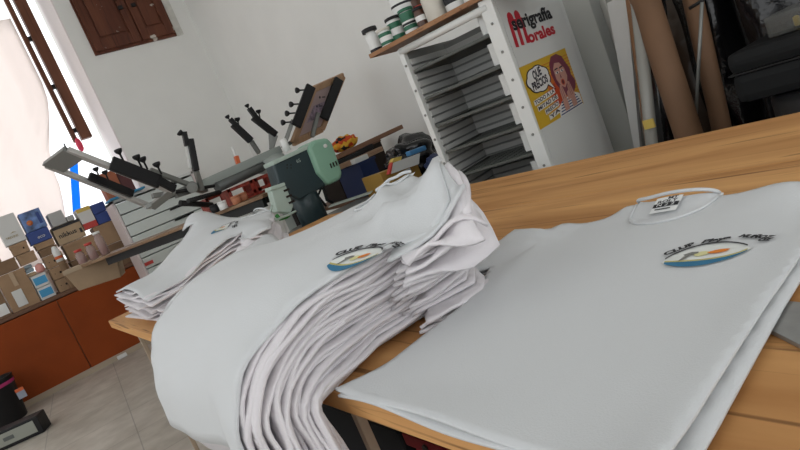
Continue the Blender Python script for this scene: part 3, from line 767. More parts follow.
# arm lying left with two side clamps
MB().bar(on(150, 170, y=3.99), on(193, 186, y=4.05), .03, .03, bev=.004).bar(on(146, 207, y=4.28), on(194, 184, y=4.1), .035, .03, bev=.004).bar(on(152, 196, y=4.1), on(196, 189, y=4.1), .05, .03, bev=.004).build('arm', 'dull_steel', PR)
cl = MB().bar(on(111, 163, y=3.86), on(160, 182, y=3.90), .03, .085, bev=.005).bar(on(158, 180, y=3.89), on(175, 189, y=3.92), .03, .05, bev=.005).build('clamp_bar', 'black_plastic', PR)
for px, py in ((123, 160), (141, 166), (147, 168), (161, 173)): knob(cl, on(px, py, y=3.87), (-.05, -.1, 1), 1.0)
cl = MB().bar(on(89, 176, y=4.17), on(133, 194, y=4.24), .03, .05, bev=.005).build('clamp_bar', 'black_plastic', PR)
for px, py in ((99, 176), (108, 179)): knob(cl, on(px, py, y=4.15), (0, -.1, 1), .8)
# raised empty arms
def raised(base_, mid_, top_, y, w, white=False, knobs=()):
    MB().bar(on(*base_, y=y+.04), on(*mid_, y=y), .03, .035, bev=.004).build('arm', 'dull_steel', PR)
    cb = MB().bar(on(*mid_, y=y), on(*top_, y=y), .045, w, up=(0, 1, 0) if False else (1, 0, .3), bev=.006).build('clamp_bar', 'black_plastic', PR)
    if white: MB().bar(on(mid_[0]-5, mid_[1]-3, y=y+.02), on(top_[0]-3.5, top_[1]+3, y=y+.02), .03, .02, up=(1, 0, .3)).build('clamp_edge', 'white_metal', PR)
    for px, py, d in knobs: knob(cb, on(px, py, y=y), d, .9)
raised((202, 190), (196, 171), (190, 139), 4.0, .04, True, ((187, 138, (-.5, 0, .8)),))
MB().bar(on(187, 146, y=4.0), on(184, 132, y=4.0), .03, .03).build('clamp_tip', 'black_plastic', PR)
raised((259, 153), (251, 141), (233, 124), 4.45, .05, False, ((239, 126, (.2, 0, 1)),))
MB().bar(on(240, 129, y=4.44), on(230, 119, y=4.44), .03, .03).build('clamp_tip', 'black_plastic', PR); knob(PR, on(231, 122, y=4.44), (-.2, 0, 1), .8)
raised((271, 150), (276, 135), (253, 117), 4.5, .05, False, ((260, 118, (.2, 0, 1)),))
MB().bar(on(272, 150, y=4.54), on(271, 133, y=4.52), .05, .04, bev=.004).build('arm', 'dull_steel', PR)
MB().bar(on(258, 120, y=4.49), on(249, 108, y=4.49), .03, .035).build('clamp_tip', 'black_plastic', PR); knob(PR, on(250, 111, y=4.49), (-.1, 0, 1), .8)
# raised arm with the wooden screen at right
MB().bar(on(284, 146, y=4.22), on(322, 127, y=4.34), .05, .03, bev=.004).bar(on(283, 148, y=4.2), on(293, 120, y=4.15), .04, .03, bev=.004).bar(on(312, 137, y=4.25), on(318, 113, y=4.25), .035, .03, bev=.004).build('arm', 'dull_steel', PR)
cl = MB().bar(on(296, 126, y=4.12), on(311, 86, y=4.12), .075, .03, up=(0, 1, 0), bev=.005).build('clamp_bar', 'black_plastic', PR)
for px, py in ((304, 90), (298, 104), (294, 113), (290, 122)): knob(cl, on(px, py, y=4.12), (-1, 0, .25), .95)
cl = MB().bar(on(324, 119, y=4.25), on(339, 79, y=4.25), .075, .03, up=(0, 1, 0), bev=.005).build('clamp_bar', 'black_plastic', PR)
for px, py in ((330, 83), (324, 97), (321, 106)): knob(cl, on(px, py, y=4.26), (-1, 0, .25), .8)
# aluminium frame held by the left arm
SF = thing('aluminium_screen', on(64, 147, y=3.9), 'bare aluminium screen frame clamped to the left arm of the press', 'frame')
A1, B1, A2, B2 = on(67, 150, y=3.90), on(172, 191, y=3.97), on(46, 165, y=4.22), on(152, 207, y=4.30)
nrm = (B1-A1).cross(A2-A1).normalized()
for nm, a, c, w_ in (('side_bar', A1, B1, .055), ('side_bar', A2, B2, .045), ('end_bar', A1+(B1-A1)*.06, A2+(B2-A2)*.06, .12), ('end_bar', B1, B2, .05)):
    MB().bar(a, c, w_, .028, up=nrm, bev=.003).build(nm, 'aluminium' if nm == 'side_bar' else 'dull_steel', SF)
MB().tube([A1, A1+Vector((0, 0, .04))], .004, 8).build('pin', 'black_metal', SF)
# wooden screen held upright by the right arm
woodf = wood_mat('screen_wood', (.34, .20, .11), (.47, .31, .19), (.15, .07, .04), 'z', 1.)
WS = thing('wooden_screen', on(300, 140, y=4.2), 'wooden printing screen with pinkish mesh, clamped upright at the right of the press', 'frame')
Q = [on(293, 143, y=4.20), on(322, 129, y=4.32), on(343, 76, y=4.32), on(314, 89, y=4.20)]
nrm = (Q[1]-Q[0]).cross(Q[3]-Q[0]).normalized()
if nrm.y > 0: nrm = -nrm
for i in range(4):
    MB().bar(Q[i], Q[(i+1) % 4], .05 if i % 2 else .05, .025, up=nrm, bev=.003).build('frame_bar', woodf, WS)
MB().prism([v-nrm*.004 for v in Q], nrm*.002).build('mesh', mat('mesh_pink', (.40, .30, .29), .6), WS)
mm = [Q[0]+(Q[1]-Q[0])*u+(Q[3]-Q[0])*v+nrm*.001 for u, v in ((.25, .3), (.75, .3), (.75, .62), (.25, .62))]
MB().prism(mm, nrm*.001).build('stencil', mat('stencil', (.26, .20, .25), .6, noise=(30, .5)), WS)
# coloured clutter on the bench below the beam
mat('red_plastic', (.24, .028, .015), .5, noise=(30, .45)); mat('salmon', (.42, .16, .08), .6)
def basket(px0, py0, px1, py1, y, label, m_='red_plastic'):
    a, b_ = on(px0, py0, y=y), on(px1, py1, y=y)
    x0, x1 = min(a.x, b_.x), max(a.x, b_.x); h = .10; z0 = 1.107
    t = thing('plastic_basket', ((x0+x1)/2, y+.08, z0), label, 'basket', 'red baskets on the press bench')
    MB().box(((x0+x1)/2, y+.08, z0+.006), (x1-x0, .16, .012)).build('bottom', m_, t)
    for yy in (y, y+.155):
        for zz in (.03, .10): MB().box(((x0+x1)/2, yy, z0+zz), (x1-x0, .012, .022)).build('rail', m_, t)
        for xx in (x0+.012, x1-.012): MB().box((xx, yy, z0+.055), (.022, .012, .11)).build('post', m_, t)
    for xx in (x0+.006, x1-.006): MB().box((xx, y+.08, z0+.06), (.01, .15, .10)).build('side', m_, t)
basket(231, 200, 256, 190, 4.02, 'red openwork plastic basket on the bench under the press beam')
basket(258, 190, 276, 180, 3.98, 'red plastic basket half hidden beside the green machine', 'red_plastic')
basket(205, 200, 228, 190, 4.30, 'red plastic basket nearest the pivot of the press')
for k, (px, py, lb) in enumerate(((236, 200, 'salmon pot on the bench front, left one'), (243, 197, 'salmon pot on the bench front, right one'), (222, 204, 'white pot on the bench front edge'), (214, 207, 'black pot on the bench front edge'))):
    q = on(px, py, y=3.86+.03*k); q.z = 1.107
    t = thing('ink_pot', q, lb, 'pot', 'pots on the bench front')
    MB().lathe([(.024, 0), (.028, .002), (.030, .045), (.026, .047), (.026, .04)], q, seg=16).build('body', ['salmon', 'salmon', 'white_paper', 'black_plastic'][k], t)
    MB().lathe([(.031, .042), (.031, .054), (.02, .056)], q, seg=16).build('lid', ['salmon', 'salmon', 'white_paper', 'black_plastic'][k], t)
t = thing('spatula', on(236, 158, y=4.19), 'clear spatula with orange handle standing behind the press beam', 'spatula')
MB().bar(on(239, 166, y=4.24), on(236, 156, y=4.24), .03, .03, bev=.004).build('handle', 'orange_plastic', t)
MB().bar(on(236, 156, y=4.24), on(232, 147, y=4.24), .035, .012, bev=.004).build('blade', 'white_paper', t)

# ------------------------------------------------------------------ green pad printing machine on its pedestal
mat('teal_dark', (.022, .042, .048), .42, bump=(90, .15)); mat('mint', (.25, .45, .33), .38); mat('mint_pale', (.42, .52, .46), .45)
PD = thing('pedestal', (1.85, 3.55, 0), 'dark pedestal cabinet carrying the green machine', 'pedestal')
MB().box((1.83, 3.53, .39), (.62, .50, .78), bev=.006).build('body', 'black_metal', PD)
MB().box((1.83, 3.53, .79), (.68, .54, .02), bev=.004).build('top_plate', 'dull_steel', PD)
GM_ = thing('pad_printing_machine', (1.83, 3.5, .8), 'mint green and dark teal pad printing machine behind the middle pile', 'machine')
Y1 = 3.36
def yp(pts, y): return [on(px, py, y=y) for px, py in pts]
MB().prism(yp([(273, 164), (312, 146), (326, 186), (300, 200), (281, 192)], Y1), (0, .13, 0)).build('head', 'teal_dark', GM_, bevel=.012)
MB().prism(yp([(272, 161), (314, 142), (315, 146), (274, 165)], Y1-.01), (0, .15, 0)).build('top_strip', 'mint_pale', GM_, bevel=.004)
MB().prism(yp([(308, 147), (313, 140), (328, 137), (333, 143), (343, 172), (342, 179), (329, 185), (318, 173)], Y1-.03), (0, .22, 0)).build('cover', 'mint', GM_, bevel=.022)
q = on(325, 146, y=Y1-.035); MB().lathe([(.012, 0), (.012, .008), (.006, .014)], q, (0, -1, 0), seg=16).build('button', 'white_paper', GM_)
for k in range(3):
    MB().bar(on(330+2.7*k, 163.5-1.2*k, y=Y1-.032), on(331.7+2.7*k, 168-1.2*k, y=Y1-.032), .006, .009, up=(0, 1, 0)).build('vent_slot', 'hole', GM_)
cb, ctp = on(312, 214, y=3.45), on(302, 180, y=3.45)
MB().tube([Vector((cb.x, cb.y, .815)), Vector((cb.x-.005, cb.y, 1.06))], .088, 28).build('column', 'teal_dark', GM_)
MB().lathe([(.16, 0), (.16, .02), (.13, .03)], (cb.x-.01, 3.50, .80), seg=30).build('base_flange', 'dull_steel', GM_)
mo = MB().prism(yp([(271, 190), (286, 185), (294, 206), (291, 213), (277, 212)], 3.30), (0, .07, 0)).build('motor', 'mint_pale', GM_, bevel=.008)
for k in range(3):
    MB().bar(on(284+2.5*k, 191+6*k, y=3.296), on(289+2.5*k, 189+6*k, y=3.296), .012, .012, up=(0, 1, 0)).build('fin_slot', 'hole', mo)
MB().prism(yp([(270, 187), (285, 182), (286, 186), (271, 191)], 3.29), (0, .09, 0)).build('motor_cap', 'mint_pale', GM_, bevel=.006)
MB().tube(yp([(272, 205), (270, 214), (276, 220), (290, 214), (296, 211)], 3.27), .007, 10).build('hose', 'mint_pale', GM_)
MB().tube(yp([(276, 215), (280, 219), (286, 217), (289, 215)], 3.29), .012, 10).build('green_hose', mat('hose_green', (.03, .22, .04), .5), GM_)
MB().tube(yp([(318, 180), (324, 190), (327, 200), (333, 203)], 3.40), .010, 10).tube(yp([(322, 186), (318, 196), (326, 206)], 3.42), .008, 10).build('lever', 'black_metal', GM_)
MB().lathe([(.022, 0), (.022, .075), (.015, .08)], on(288, 151, y=3.46), (-.05, 0, 1), seg=18).build('white_cap', 'white_paper', GM_)
for k in range(4):
    MB().lathe([(.004, 0), (.004, .003)], on(287+2.6*(k % 2)*1.5, 165+3*(k//2), y=Y1-.001), (0, -1, 0), seg=8).build('screw', 'hole', GM_)
q = on(299, 161, y=Y1-.002); r_ = on(302, 160, y=Y1-.002)
flattext('65', .03, on(297, 163, y=Y1-.002), (r_-q).normalized(), Vector((0, 0, 1)), 'plate_writing', 'mint_pale', GM_)

# ------------------------------------------------------------------ side bench with bins, right of the machine
SB = thing('side_bench', (2.55, 3.6, 0), 'dark side bench by the right wall behind the green machine', 'bench')
MB().box((2.58, 3.72, .785), (.80, 1.9, .03), bev=.003).build('top', 'dark_wood', SB)
for x in (2.24, 2.92):
    for y in (2.85, 4.6): MB().box((x, y, .385), (.06, .06, .77)).build('leg', 'black_metal', SB)
a, c = on(340, 196, y=3.62), on(376, 164, y=3.62)
BB = thing('storage_bin', ((a.x+c.x)/2, 3.78, .8), 'dark blue storage bin under the white slab beside the green machine', 'bin')
mat('bin_blue', (.008, .022, .085), .5)
x0, x1 = 2.20, c.x
for nm, cc, sz in (('wall', ((x0+x1)/2, 3.62, .92), (x1-x0, .012, .24)), ('wall', ((x0+x1)/2, 3.95, .92), (x1-x0, .012, .24)), ('wall', (x0+.006, 3.785, .92), (.012, .33, .24)), ('wall', (x1-.006, 3.785, .92), (.012, .33, .24)), ('bottom', ((x0+x1)/2, 3.785, .806), (x1-x0, .33, .012)), ('rim', ((x0+x1)/2, 3.615, 1.035), (x1-x0+.02, .02, .02))):
    MB().box(cc, sz, bev=.002).build(nm, 'bin_blue', BB)
tag(MB().box(((x0+x1)/2-.03, 3.77, 1.063), (x1-x0-.02, .32, .035), bev=.003).build('white_slab', 'white_metal'), 'white slab lying across the dark blue bin', 'slab')
bx = thing('dark_box', (2.62, 4.3, .8), 'dark carton on the side bench under the patterned cloth', 'box')
MB().box((2.55, 4.30, .96), (.5, .3, .32), bev=.004).build('body', 'hole', bx)
MB().box((2.55, 4.30, 1.125), (.51, .31, .03), bev=.004).build('lid', 'dark_wood', bx)
lw = wood_mat('lath_wood', (.17, .085, .05), (.26, .14, .085), (.09, .04, .03), 'x', 1.2)
tag(MB().bar(on(337, 157, y=3.80), on(401, 127, y=3.80), .05, .032, bev=.003).build('wooden_lath', lw), 'long brown wooden lath sticking out highest over the bin', 'lath', 'laths lying over the bin')
tag(MB().bar(on(338, 168, y=3.70), on(381, 149, y=3.70), .05, .035, bev=.003).build('wooden_lath', wood_mat('lath_pale', (.30, .18, .11), (.40, .26, .17), (.15, .08, .05), 'x', 1.2)), 'shorter pale wooden lath lying on the white slab', 'lath', 'laths lying over the bin')
tag(MB().bar(on(338, 164, y=3.78), on(372, 146, y=3.78), .05, .04, bev=.012).build('squeegee', 'black_plastic'), 'black squeegee between the two wooden laths', 'squeegee')
lp = bpy.data.materials.new('patterned_cloth'); lp.use_nodes = True; nt = lp.node_tree
tc = nt.nodes.new('ShaderNodeTexCoord'); vo = nt.nodes.new('ShaderNodeTexVoronoi'); vo.inputs['Scale'].default_value = 26
nt.links.new(tc.outputs['Object'], vo.inputs['Vector'])
cr = nt.nodes.new('ShaderNodeValToRGB'); cr.color_ramp.interpolation = 'CONSTANT'
els = cr.color_ramp.elements; els[0].position = 0; els[0].color = (.55, .06, .01, 1); els[1].position = .3; els[1].color = (.75, .30, .02, 1)
e_ = els.new(.55); e_.color = (.02, .012, .01, 1); e_ = els.new(.72); e_.color = (.70, .38, .03, 1)
sp = nt.nodes.new('ShaderNodeSeparateColor'); nt.links.new(vo.outputs['Color'], sp.inputs['Color']); nt.links.new(sp.outputs[0], cr.inputs['Fac'])
nt.links.new(cr.outputs['Color'], nt.nodes['Principled BSDF'].inputs['Base Color']); nt.nodes['Principled BSDF'].inputs['Roughness'].default_value = .8
cm = MB(); t_ = bmesh.new(); bmesh.ops.create_icosphere(t_, subdivisions=4, radius=1)
vs = []
q = on(346, 147, y=4.28)
for v in t_.verts:
    n_ = 1+.12*math.sin(9*v.co.x+2)*math.sin(7*v.co.z+v.co.y*5)
    vs.append((q.x+v.co.x*.12*n_, 4.29+v.co.y*.10*n_, 1.142+max(0, (v.co.z*.5+.5))*.12*n_))
t_.verts.index_update(); cm.raw(vs, [[v.index for v in f.verts] for f in t_.faces]); t_.free()
tag(cm.build('patterned_cloth', lp), 'crumpled orange, yellow and black patterned cloth by the wall', 'cloth')
# yellow carton, white panel, black bag
mat('mustard', (.33, .19, .035), .6)
yb = thing('mustard_carton', (2.35, 3.05, .8), 'mustard yellow carton behind the collar of the middle pile', 'box')
MB().prism([Vector((p.x, 3.0, p.z)) for p in yp([(380, 173), (416, 160)], 3.0)]+[Vector((on(416, 160, y=3.0).x, 3.0, .80)), Vector((on(380, 173, y=3.0).x, 3.0, .80))], (0, .22, 0)).build('body', 'mustard', yb, bevel=.003)
MB().box(on(405, 172, y=2.998), (.09, .004, .02)).build('label', 'white_paper', yb)
wp = thing('white_board', on(400, 168, y=2.97), 'white square panel with red edge leaning on the mustard carton', 'panel')
P4 = yp([(391, 174), (419, 164), (420, 153), (393, 163)], 2.96)
MB().prism(P4, (0, .025, 0)).build('face', 'white_metal', wp)
MB().prism(yp([(389, 174), (391, 174), (393, 163), (392, 162)], 2.955), (0, .03, 0)).build('red_edge', 'box_red', wp)
MB().prism(yp([(392, 163), (401, 160), (402, 156), (394, 158)], 3.02), (0, .04, 0)).build('yellow_tab', 'box_yellow', wp)
def blob(c, r, m_, name, label, cat, seed=0, amp=.12, sub=4):
    t_ = bmesh.new(); bmesh.ops.create_icosphere(t_, subdivisions=sub, radius=1); t_.verts.index_update(); rr = random.Random(seed); ph = [rr.uniform(0, 6) for _ in range(6)]
    vs = []
    for v in t_.verts:
        p = v.co; n_ = 1+amp*math.sin(5*p.x+ph[0])*math.sin(6*p.y+ph[1])+amp*.7*math.sin(11*p.z+ph[2]+3*p.x)+amp*.4*math.sin(17*p.y+ph[3]-9*p.z)
        z = max(-.92, p.z*n_)
        vs.append((c[0]+p.x*r[0]*n_, c[1]+p.y*r[1]*n_, c[2]+z*r[2]))
    o = MB().raw(vs, [[v.index for v in f.verts] for f in t_.faces]).build(name, m_); t_.free()
    return tag(o, label, cat)
q = on(424, 162, y=3.12)
blob((q.x+.03, 3.25, .94), (.19, .16, .150), 'black_film', 'black_bag', 'shiny black plastic bag beside the white rack', 'bag', 4)
tag(MB().bar(on(408, 154, y=3.02), on(424, 148, y=3.02), .05, .03, bev=.008).build('blue_pack', mat('sky_pack', (.06, .22, .45), .4)), 'small light blue packet on top of the black bag', 'packet')
q = on(376, 186, y=2.95)
blob((2.28, 2.90, .87), (.08, .06, .075), 'bin_blue', 'blue_bag', 'dark blue crumpled bag in front of the mustard carton', 'bag', 9)
tag(MB().bar(on(330, 206, y=3.28), on(372, 192, y=3.1), .10, .006, bev=.002).build('paper_sheet', 'grey_paint'), 'grey sheet lying between the machine and the pile collar', 'sheet')

# ------------------------------------------------------------------ drying rack
d_ = ray(520, 80); az = math.atan2(d_[0], d_[1]); DR = 2.6
RA = Vector((DR*math.sin(az), DR*math.cos(az), 0))
fa = math.radians(-15.05); FD = Vector((math.sin(fa), math.cos(fa), 0)); SD = Vector((FD.y, -FD.x, 0)); UP = Vector((0, 0, 1))
def cross_u(px, py, O, D):
    d = ray(px, py); n = Vector((d[1], -d[0], 0)); return -O.dot(n)/D.dot(n)
RW = cross_u(418, 105, RA, FD); RD = cross_u(588, 75, RA, SD)
def RP(u, d, z): return RA+FD*u+SD*d+UP*z
RAX = (FD, SD, UP)
RK = thing('drying_rack', RP(RW/2, RD/2, 0), 'tall white drying rack with dark mesh trays, poster on its side', 'rack')
RT = 1.50
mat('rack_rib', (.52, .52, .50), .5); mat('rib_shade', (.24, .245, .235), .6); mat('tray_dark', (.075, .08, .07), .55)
def rbox(u0, u1, d0, d1, z0, z1, name, m_, bev=.0, par=RK):
    return MB().box(RP((u0+u1)/2, (d0+d1)/2, (z0+z1)/2), (u1-u0, d1-d0, z1-z0), RAX, bev).build(name, m_, par)
rbox(0, .062, 0, .03, 0, RT+.02, 'post', 'white_metal', .004)
rbox(RW-.028, RW, 0, .03, 0, RT, 'post', 'white_metal', .004)
rbox(0, .05, RD-.04, RD, 0, RT, 'post', 'white_metal', .004)
rbox(RW-.036, RW, RD-.04, RD, 0, RT, 'post', 'white_metal', .004)
sp_ = rbox(0, .014, .031, RD-.04, .10, RT+.06, 'side_panel', mat('panel_white', (.62, .63, .61), .5))
MB().tube([RP(.03, .012, RT-.012), RP(RW-.01, .012, RT-.012)], .017, 16).build('top_rail', 'white_metal', RK)
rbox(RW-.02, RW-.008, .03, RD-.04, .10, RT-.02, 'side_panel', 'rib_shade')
z = .30
while z < RT-.05:
    rbox(RW-.032, RW-.02, .03, RD*.52, z, z+.027, 'rib', 'rack_rib', .003); z += .036
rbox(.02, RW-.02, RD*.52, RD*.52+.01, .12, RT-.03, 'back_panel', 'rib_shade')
z = .30; k = 0
while z < RT-.05:
    ribs = rbox(.03, RW-.03, RD*.52-.012, RD*.52, z, z+.027, 'rib', 'rack_rib', .003); z += .036
for k, zt in enumerate((.30, .44, .58, .72, .86, .985, 1.115, 1.25, 1.385)):
    tr = MB()
    for d0 in (.02, RD*.50): tr.bar(RP(.062, d0, zt), RP(RW-.04, d0, zt), .012, .012)
    for u0 in (.066, RW-.044): tr.bar(RP(u0, .02, zt), RP(u0, RD*.50, zt), .012, .012)
    ty = tr.build('tray', 'tray_dark', RK)
    g = MB()
    for j in range(13): g.bar(RP(.062, .05+j*(RD*.46)/13, zt-.004), RP(RW-.04, .05+j*(RD*.46)/13, zt-.004), .004, .004)
    for j in range(9): g.bar(RP(.08+j*(RW-.13)/8, .02, zt-.004), RP(.08+j*(RW-.13)/8, RD*.50, zt-.004), .004, .004)
    g.build('tray_mesh', 'tray_dark', ty)
    MB().prism([RP(.07, .03, zt-.008), RP(RW-.05, .03, zt-.008), RP(RW-.05, RD*.49, zt-.02), RP(.07, RD*.49, zt-.02)], UP*.003).build('tray_sheet', 'tray_dark', ty)
    # notched strip beside the post
    st = MB(); st.box(RP(.075, .05, zt+.058), (.075, .004, .092), RAX)
    for j in range(5): st.box(RP(.1115, .05, zt+.022+j*.017), (.004, .004, .008), RAX)
    st.build('notched_strip', 'white_metal', RK)
for zz in (.8, .94, 1.06, 1.18, 1.30, 1.42):
    MB().lathe([(.006, 0), (.006, .003), (.003, .005)], RP(.03, 0, zz), -SD, seg=10).build('screw', 'dull_steel', RK)
    MB().lathe([(.006, 0), (.006, .003), (.003, .005)], RP(RW-.018, 0, zz), -SD, seg=10).build('screw', 'dull_steel', RK)
# ---- writing and poster on the side panel
nS = -FD
PS0 = RA+nS*.0005
def sp2(px, py):
    p = onplane(px, py, PS0, nS); r_ = p-RA; return r_.dot(SD), r_.z
def SPT(d, z, o=.001): return RA+SD*d+UP*z+nS*o
def place2(body, pA, pB, ptop, name, m_, par, o=.001, off=0., sh=0.):
    """text between two photo points of its baseline, height given by a third"""
    a, b_, c = sp2(*pA), sp2(*pB), sp2(*ptop)
    ux, uz = b_[0]-a[0], b_[1]-a[1]; L = math.hypot(ux, uz); ux, uz = ux/L, uz/L
    h = (c[0]-a[0])*(-uz)+(c[1]-a[1])*ux
    v, f = textmesh(body, 1., sh, off)
    xs = [q[0] for q in v]; x0, x1 = min(xs), max(xs); kx = L/(x1-x0); ky = h/.54
    return MB().raw([SPT(a[0]+(x-x0)*kx*ux-y*ky*uz, a[1]+(x-x0)*kx*uz+y*ky*ux, o) for x, y in v], f, False).build(name, m_, par)
lg = MB()
# big rounded red m made of three stems joined by two arches
def stem(p, q, w_):
    a, b_ = sp2(*p), sp2(*q); L = math.hypot(b_[0]-a[0], b_[1]-a[1]); nx, nz = -(b_[1]-a[1])/L*w_/2, (b_[0]-a[0])/L*w_/2
    return [SPT(a[0]+nx, a[1]+nz), SPT(b_[0]+nx, b_[1]+nz), SPT(b_[0]-nx, b_[1]-nz), SPT(a[0]-nx, a[1]-nz)]
wS = .028
for p, q in (((517.6, 47.2), (509, 19.5)), ((523, 45.2), (515, 19)), ((528.4, 43), (520.5, 17.5))):
    lg.prism(stem(p, q, wS), nS*.0006)
for cpx in ((510.3, 18.3), (517.2, 16.2)):
    c_ = sp2(*cpx); lg.prism([SPT(c_[0]+.0255*math.cos(t), c_[1]+.0255*math.sin(t), .0013) for t in [2*PI*k/24 for k in range(24)]], nS*.0006)
lg.build('sign_initial', 'ink_red', sp_)
place2('orales', (529.5, 43), (555.8, 32.8), (526.4, 34.5), 'sign_writing', 'ink_red', sp_, off=.04)
place2('serigrafía', (513.5, 30.5), (552.3, 17.6), (510.8, 20.3), 'sign_outline', 'panel_white', sp_, o=.0021, off=.025)
place2('serigrafía', (513.5, 30.5), (552.3, 17.6), (510.8, 20.3), 'sign_writing', 'ink', sp_, o=.0026, off=.035)
# poster: frame of reference from its own corners
c00, c10, c01, c11 = sp2(540, 130), sp2(583.5, 103.5), sp2(518.5, 68), sp2(564.5, 48)
def PO(u, v, o=.002):
    d = (c00[0]*(1-u)+c10[0]*u)*(1-v)+(c01[0]*(1-u)+c11[0]*u)*v
    z = (c00[1]*(1-u)+c10[1]*u)*(1-v)+(c01[1]*(1-u)+c11[1]*u)*v
    return SPT(d, z, o)
def pdec(poly, name, m_, par, o=.002, th=.0004): return MB().prism([PO(u, v, o) for u, v in poly], nS*th).build(name, m_, par)
def ell(cx, cy, rx, ry, n=24, a0=0, a1=2*PI): return [(cx+rx*math.cos(a0+(a1-a0)*k/n), cy+ry*math.sin(a0+(a1-a0)*k/n)) for k in range(n)]
mat('po_yellow', (.58, .36, .02), .5); mat('po_orange', (.55, .13, .015), .5); mat('po_red', (.50, .06, .015), .5); mat('po_skin', (.50, .26, .20), .5)
mat('po_hair', (.17, .03, .055), .5); mat('po_line', (.015, .01, .02), .5); mat('po_white', (.70, .69, .66), .5); mat('po_blue', (.02, .04, .15), .5); mat('po_mouth', (.10, .01, .02), .5)
PT = pdec([(0, 0), (1, 0), (1, 1), (0, 1)], 'poster', 'po_yellow', sp_, .0012)
tag(PT, label='yellow poster of an astonished woman with a speech bubble')
for k in range(16):
    v0 = .10+.052*k
    pdec([(.30, v0), (1.0, v0), (1.0, v0+.012), (.30, v0+.012)], 'poster_line', 'po_orange', PT, .0018)
pdec(ell(.60, .42, .22, .30), 'poster_glow', 'po_orange', PT, .0019); pdec(ell(.56, .36, .13, .2), 'poster_glow', 'po_red', PT, .0021)
pdec([(.44, 0), (.98, 0), (.98, .20), (.86, .27), (.56, .22), (.46, .14)], 'poster_shirt', 'po_white', PT, .0024)
for k in range(5): pdec([(.46+.02*k, .015+.045*k), (.98-.02*k, .02+.045*k), (.97-.02*k, .04+.045*k), (.47+.02*k, .035+.045*k)], 'poster_stripe', 'po_blue', PT, .0027)
hair = [(.56, .52), (.53, .70), (.56, .86), (.64, .96), (.76, .97), (.86, .90), (.90, .78), (.95, .66), (.93, .56), (.98, .44), (.95, .34), (.88, .27), (.80, .30), (.72, .24), (.64, .36), (.60, .44)]
pdec(hair, 'poster_hair', 'po_hair', PT, .0030)
pdec([(.70, .18), (.88, .22), (.86, .30), (.80, .36), (.72, .32)], 'poster_neck', 'po_skin', PT, .0033)
pdec([(.60, .76), (.66, .84), (.76, .82), (.83, .70), (.84, .56), (.79, .46), (.72, .40), (.65, .46), (.60, .58)], 'poster_face', 'po_skin', PT, .0036)
for u in (.655, .765):
    pdec(ell(u, .68, .035, .022), 'poster_eye', 'po_white', PT, .0041); pdec(ell(u, .68, .014, .020), 'poster_eye', 'po_line', PT, .0046)
    pdec([(u-.045, .725), (u+.045, .735), (u+.03, .755), (u-.03, .75)], 'poster_brow', 'po_line', PT, .0041)
pdec([(.70, .66), (.715, .58), (.69, .575)], 'poster_nose', 'po_hair', PT, .0041)
pdec(ell(.71, .50, .038, .052), 'poster_mouth', 'po_red', PT, .0041); pdec(ell(.71, .50, .022, .036), 'poster_mouth', 'po_mouth', PT, .0046)
for hx in (.62, .80):
    pdec([(hx-.05, .05), (hx+.05, .05), (hx+.055, .30), (hx+.03, .46), (hx, .48), (hx-.04, .40)], 'poster_hand', 'po_skin', PT, .0051)
    for j in (-.02, .015): pdec([(hx+j, .24), (hx+j+.006, .24), (hx+j+.004, .44), (hx+j, .44)], 'poster_hand_line', 'po_hair', PT, .0056)
cloud = []
for k in range(60):
    t = 2*PI*k/60; rr = 1+.10*abs(math.sin(3.5*t)); cloud.append((.27+.205*rr*math.cos(t), .72+.185*rr*math.sin(t)))
co = [(.27+(u-.27)*1.09, .72+(v-.72)*1.09) for u, v in cloud]
pdec(co, 'bubble_outline', 'po_line', PT, .0030); pdec([(.38, .58), (.53, .44), (.46, .62)], 'bubble_outline', 'po_line', PT, .0030)
BU = pdec(cloud, 'speech_bubble', 'po_white', PT, .0034); pdec([(.39, .60), (.51, .465), (.44, .64)], 'bubble_tail', 'po_white', PT, .0034)
def ptext(body, u0, v0, u1, h, name, m_, par, o, sh=0., off=0.):
    v, f = textmesh(body, 1., sh, off); xs = [q[0] for q in v]; a, b_ = min(xs), max(xs)
    return MB().raw([PO(u0+(x-a)/(b_-a)*(u1-u0), v0+y/.7*h+(x-a)/(b_-a)*.04, o) for x, y in v], f, False).build(name, m_, par)
ptext('QUE', .18, .73, .36, .13, 'bubble_writing', 'po_line', PT, .0040, off=.045); ptext('PRECIOS', .11, .58, .43, .12, 'bubble_writing', 'po_line', PT, .0040, off=.045)
for (u0, u1, v0, tx) in ((.06, .48, .375, 'TODO A LA'), (.09, .50, .27, 'MITAD DE'), (.20, .48, .165, 'PRECIO'), (.24, .47, .06, 'YA')):
    pdec([(u0-.012, v0-.012), (u1+.012, v0+.025), (u1+.012, v0+.10), (u0-.012, v0+.068)], 'caption_strip', 'po_white', PT, .0030)
    ptext(tx, u0, v0, u1, .058, 'caption_writing', 'po_line', PT, .0036, off=.03)

